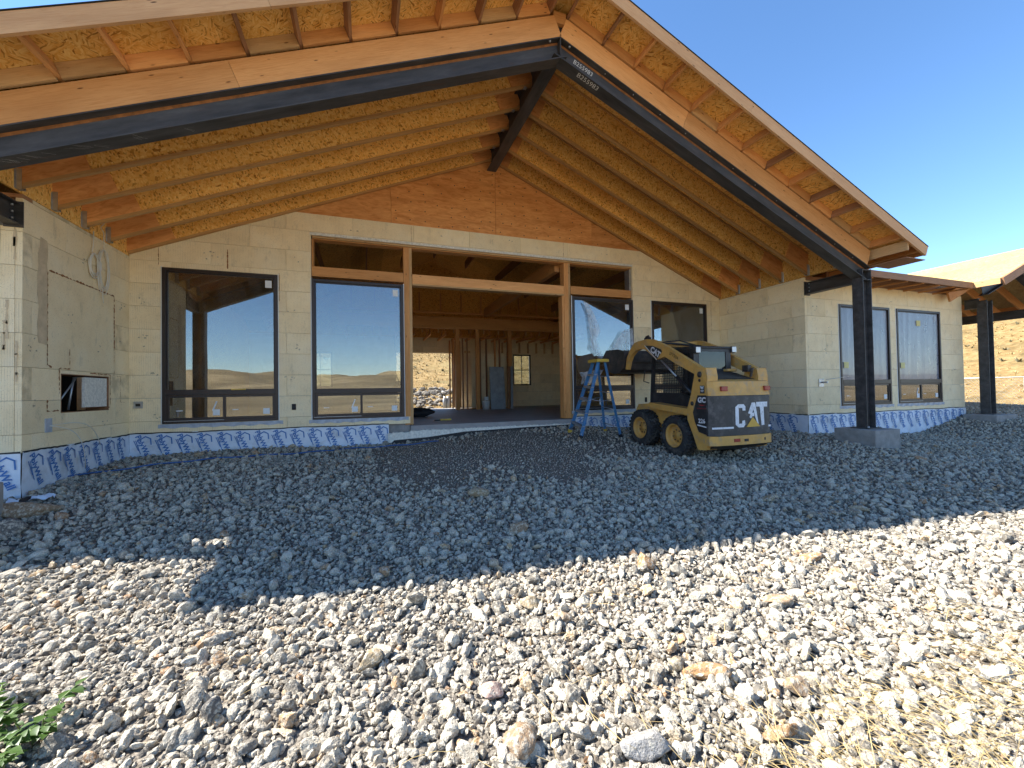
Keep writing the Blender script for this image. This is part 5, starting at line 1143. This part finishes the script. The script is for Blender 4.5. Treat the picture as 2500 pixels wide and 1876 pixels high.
# ------------------------------------------------------------------ chosen larger rocks
def rockmat(name, col): return stone_mat(name, [(0, tuple(c*.85 for c in col)), (1, tuple(min(1, c*1.1) for c in col))], False)
RMT = {'tan': rockmat('tan_rock', (.33, .25, .15)), 'orange': rockmat('orange_rock', (.33, .185, .085)), 'pink': rockmat('pink_rock', (.34, .23, .19)), 'dark': rockmat('dark_rock', (.12, .11, .10)), 'brown': rockmat('brown_rock', (.30, .20, .12)), 'grey': rockmat('grey_rock', (.28, .27, .26))}
rocks = [(.42, -3.0, (.30, .18, .10), .4, 'brown', 'big flat brown boulder at the foot of the membrane, far left'), (.50, -3.4, (.20, .14, .11), 1, 'dark', 'dark angular rock in front of the big flat boulder, far left'),
 (5.19, -3.98, (.16, .10, .07), .3, 'tan', 'tan flat rock in the shaded gravel straight before the doorway'), (5.31, -5.05, (.13, .10, .08), 2, 'brown', 'brownish rock in the middle of the shaded gravel'),
 (8.61, -5.17, (.14, .09, .05), 2.6, 'tan', 'tan slab of rock in the shade right of the middle'), (9.3, -5.75, (.15, .10, .04), .5, 'tan', 'thin tan slab in the shaded gravel below the loader'),
 (6.05, -6.09, (.11, .08, .09), .6, 'orange', 'orange rock standing at the shadow edge'), (4.45, -6.93, (.095, .075, .04), 1.2, 'pink', 'flat pink rock in the sunlit gravel'),
 (5.57, -7.22, (.13, .055, .045), 2.5, 'orange', 'long orange wedge of rock in the sunlit gravel'), (5.48, -7.12, (.06, .055, .05), .2, 'tan', 'blocky tan rock touching the long orange wedge'),
 (4.49, -7.27, (.10, .08, .06), .7, 'brown', 'rusty brown rock at the bottom edge of the picture'), (5.0, -7.48, (.13, .085, .07), .1, 'grey', 'big grey rock at the bottom edge right of the rusty one'),
 (3.88, -6.5, (.10, .07, .05), .9, 'tan', 'tan rock left of the flat pink rock'), (4.64, -6.93, (.035, .03, .05), .3, 'orange', 'small red rock right of the flat pink rock'),
 (4.95, -6.28, (.09, .07, .05), .2, 'tan', 'pale tan rock just below the shadow edge, centre'), (5.08, -6.5, (.07, .05, .045), 1.9, 'brown', 'brown rock beneath the pale tan one, centre'),
 (3.16, -6.63, (.055, .05, .065), .4, 'dark', 'black rock in the sunlit gravel at lower left'), (6.62, -6.8, (.13, .06, .03), 2.7, 'brown', 'flat brown shard in the sunlit gravel at right'),
 (7.5, -6.46, (.12, .06, .04), 2.8, 'orange', 'long orange shard near the shadow edge at right'), (5.94, -7.46, (.075, .06, .05), .5, 'brown', 'dark brown block at lower right among straw'), (5.62, -7.62, (.085, .05, .045), 2.6, 'orange', 'orange brown block at the bottom edge at right')]
for i, (x, y, s, a, k, lab) in enumerate(rocks):
    V, F = ico(4 if dist(x, y) < 4 else 3); S_ = rockshape(V, np.random.default_rng(500+i), 8, .55, .92, .025)*np.array(s)*.85
    b = MB(); b.add(S_.tolist(), F.tolist(), 0, True); o = b.build('rock', [RMT[k]], None, Matrix.Translation((x, y, gz(x, y)+s[2]*.45+.012)) @ Matrix.Rotation(a, 4, 'Z') @ Matrix.Rotation(.2, 4, 'Y')); tag(o, lab, 'rock', 'larger rocks among the gravel')

b = MB(); nx_, ny_ = 12, 5
for i in range(nx_+1):
    for j in range(ny_+1):
        x, y = .02+.40*i/nx_, -2.60-.07*j/ny_-.04*math.sin(i*.5); b.v.append((x, y, gz(x, y)+.06+.02*math.sin(i*1.3+j)+.012*math.sin(j*2.2)))
for i in range(nx_):
    for j in range(ny_): a = i*(ny_+1)+j; b.f.append((a, a+1, a+ny_+2, a+ny_+1)); b.m.append(1 if 3 < i < 6 else 0); b.sm.append(True)
thing1('membrane_offcut', b, ['wrap', 'black'], 'loose strip of pale membrane with a black end lying by the far left wall foot', 'offcut')

# ------------------------------------------------------------------ weed and straw
def leaf_mat():
    m, n, b = newmat('green_leaf'); a = noise(n, coords(n), 14, 4); c = ramp(n, a.outputs[0], [(.3, (.03, .075, .012)), (.7, (.075, .14, .028))]).outputs[0]
    n.links.new(c, b.inputs['Base Color']); b.inputs['Roughness'].default_value = .45
    tr = node(n, 'ShaderNodeBsdfTranslucent'); tr.inputs[0].default_value = (.14, .24, .03, 1); mx = node(n, 'ShaderNodeMixShader'); mx.inputs[0].default_value = .3
    n.links.new(b.outputs[0], mx.inputs[1]); n.links.new(tr.outputs[0], mx.inputs[2]); n.links.new(mx.outputs[0], n.nodes['Material Output'].inputs[0]); return m
M['leaf'] = leaf_mat(); M['straw'] = plain('straw', (.46, .33, .14), .7, 0, .3, 9, 0); M['sage'] = plain('sagebrush', (.13, .115, .06), .8, 0, .3, 4, 0); M['weedgreen'] = plain('roadside_weed', (.22, .22, .05), .8, 0, .3, 4, 0); M['stem'] = plain('green_stem', (.16, .22, .06), .6)
wz = gz(2.35, -6.45); weed = thing('weed', (2.35, -6.45, wz), 'leafy green weed growing from the gravel at the lower left corner', 'plant')
lm = MB(); n = 8
for i in range(n+1):
    t = i/n; w_ = .36*math.sin(math.pi*min(1, t*1.02)**.8)*(1-.25*t)+.004; w_ *= 1+.10*math.sin(i*2.4); zc = -.25*t*t
    for s_, dz in ((-1, .07), (0, 0), (1, .07)): lm.v.append((t, s_*w_, zc+dz*w_*3))
for i in range(n):
    for j in range(2): a = i*3+j; lm.f.append((a, a+3, a+4, a+1)); lm.m.append(0); lm.sm.append(True)
leaf_me = lm.mesh('leaf', ['leaf']); st = MB(); rr = random.Random(8)
for k in range(32):
    a = rr.uniform(0, 6.28); L = rr.uniform(.12, .27); x, y = 2.34+rr.uniform(-.17, .11), -6.50+rr.uniform(-.15, .14); tip = Vector((x+math.cos(a)*L*.55, y+math.sin(a)*L*.55, wz+L*rr.uniform(.35, .85))); base = Vector((x, y, wz)); mid = base.lerp(tip, .5)+Vector((0, 0, .04)); st.tube([base, mid, tip], .003, 5)
    for j in range(8):
        t = .3+.7*j/7; p = base.lerp(mid, min(1, 2*t)) if t < .5 else mid.lerp(tip, 2*t-1); an = a+rr.uniform(-1.6, 1.6); s_ = rr.uniform(.032, .072); d = Vector((math.cos(an), math.sin(an), rr.uniform(-.15, .45)))
        link('leaf', leaf_me, weed, frame(p, d, (rr.uniform(-.3, .3), rr.uniform(-.3, .3), 1)) @ Matrix.Diagonal((s_, s_, s_, 1)))
st.build('stem', 'stem', weed)
sb = MB(); rr = random.Random(21)
def blade(p, d, L, w_, droop):
    P = [p]; d = Vector(d).normalized(); n = 4
    for i in range(n): d = (d+Vector((0, 0, -droop))).normalized(); q = P[-1]+d*L/n; q.z = max(q.z, gz(q.x, q.y)+.03); P.append(q)
    s_ = d.cross(Vector((0, 0, 1))); s_ = s_.normalized() if s_.length > .1 else Vector((1, 0, 0)); vs = []
    for i, q in enumerate(P): ww = w_*(1-.75*i/n); vs += [q-s_*ww, q+s_*ww+Vector((0, 0, ww*.6))]
    sb.add(vs, [(2*i, 2*i+1, 2*i+3, 2*i+2) for i in range(n)])
tufts = [(6.45, -7.62, 40), (6.9, -7.7, 45), (7.2, -7.8, 45), (6.2, -7.85, 55), (5.75, -7.85, 50), (5.35, -7.6, 30), (5.0, -7.6, 28), (4.75, -7.42, 14), (4.5, -7.38, 22), (7.5, -7.5, 26), (7.7, -7.9, 40), (6.7, -7.4, 22), (6.0, -7.55, 22), (6.6, -8.0, 45), (7.1, -7.45, 18), (5.5, -7.8, 40), (5.15, -7.35, 10), (7.9, -7.3, 18), (8.4, -7.6, 18), (4.2, -7.25, 8)]
tufts = [(x, y, int(k*(.9 if y < -7.7 else .4))) for (x, y, k) in tufts]+[(6.1, -8.05, 60), (6.5, -7.9, 50), (7.0, -8.0, 60), (7.3, -7.85, 40), (5.6, -7.95, 45), (5.9, -7.98, 50), (6.3, -8.12, 60)]
for (x, y, k) in tufts:
    for i in range(int(k*.8)):
        px, py = x+rr.gauss(0, .13), y+rr.gauss(0, .10); a = rr.gauss(2.6, .9); up = abs(rr.gauss(.15, .55)); blade(Vector((px, py, gz(px, py)+.03)), (math.cos(a), math.sin(a), up), rr.uniform(.10, .50), rr.uniform(.0009, .0020), rr.uniform(.05, .3))
for i in range(130):
    px, py = rr.uniform(3.2, 8.5), rr.uniform(-7.9, -6.3)
    if rr.random() < (px-2.8)/5: a = rr.uniform(0, 6.28); blade(Vector((px, py, gz(px, py)+.055)), (math.cos(a), math.sin(a), .1), rr.uniform(.12, .4), .0014, .05)
tag(sb.build('dry_grass', 'straw'), 'dry yellow straw lying over the gravel at lower right', 'grass', kind='stuff')

hv = MB(); rg = np.random.default_rng(77)
def tuft(x, y, h, w, mi):
    z = float(hills(np.array([x]), np.array([y]))[0])-.03
    for i in range(6):
        a = rg.uniform(0, 6.28); r = w*rg.uniform(.3, 1); b_ = rg.uniform(0, 6.28); e = w*.28
        hv.add([(x+math.cos(b_)*e, y+math.sin(b_)*e, z), (x-math.cos(b_)*e, y-math.sin(b_)*e, z), (x+math.cos(a)*r, y+math.sin(a)*r, z+h*rg.uniform(.6, 1.1))], [(0, 1, 2)], mi)
for i in range(9500):
    if i < 6200: x, y = rg.uniform(32.6, 80), rg.uniform(-6, 40)
    else: x, y = rg.uniform(-6, 26), rg.uniform(15.5, 42)
    big = rg.random() < .07; tuft(x, y, rg.uniform(.10, .22)*(1.6 if big else 1), rg.uniform(.08, .2)*(1.8 if big else 1), 1 if big else 0)
for i in range(700): tuft(rg.uniform(31, 33.5), rg.uniform(-4, 12), rg.uniform(.15, .4), rg.uniform(.1, .25), 2)
tag(hv.build('hill_grass', ['straw', 'sage', 'weedgreen']), 'dry tufted grass and scrub on the hill beyond the house', 'grass', kind='stuff')

# ------------------------------------------------------------------ chain link fence at the far right
fe = thing('chain_link_fence', (32, 2, -.6), 'galvanised chain link fence at the foot of the dry hill', 'fence')
for y in np.arange(-8, 20, 3.0):
    zb = float(hills(np.array([32.]), np.array([y]))[0]); b = MB(); b.tube([(32, y, zb-.1), (32, y, 1.0)], .035, 8); b.build('fence_post', 'galv', fe)
b = MB(); b.tube([(32, -8, .97), (32, 19, .97)], .022, 6); b.build('top_rail', 'galv', fe)
b = MB()
for y in np.arange(-9.6, 19, .16): b.tube([(32, y, -.62), (32, y+1.58, .96)], .004, 3, cap=False); b.tube([(32, y+1.58, -.62), (32, y, .96)], .004, 3, cap=False)
b.build('wire_mesh', 'galv', fe)
print('objects', len(bpy.data.objects))
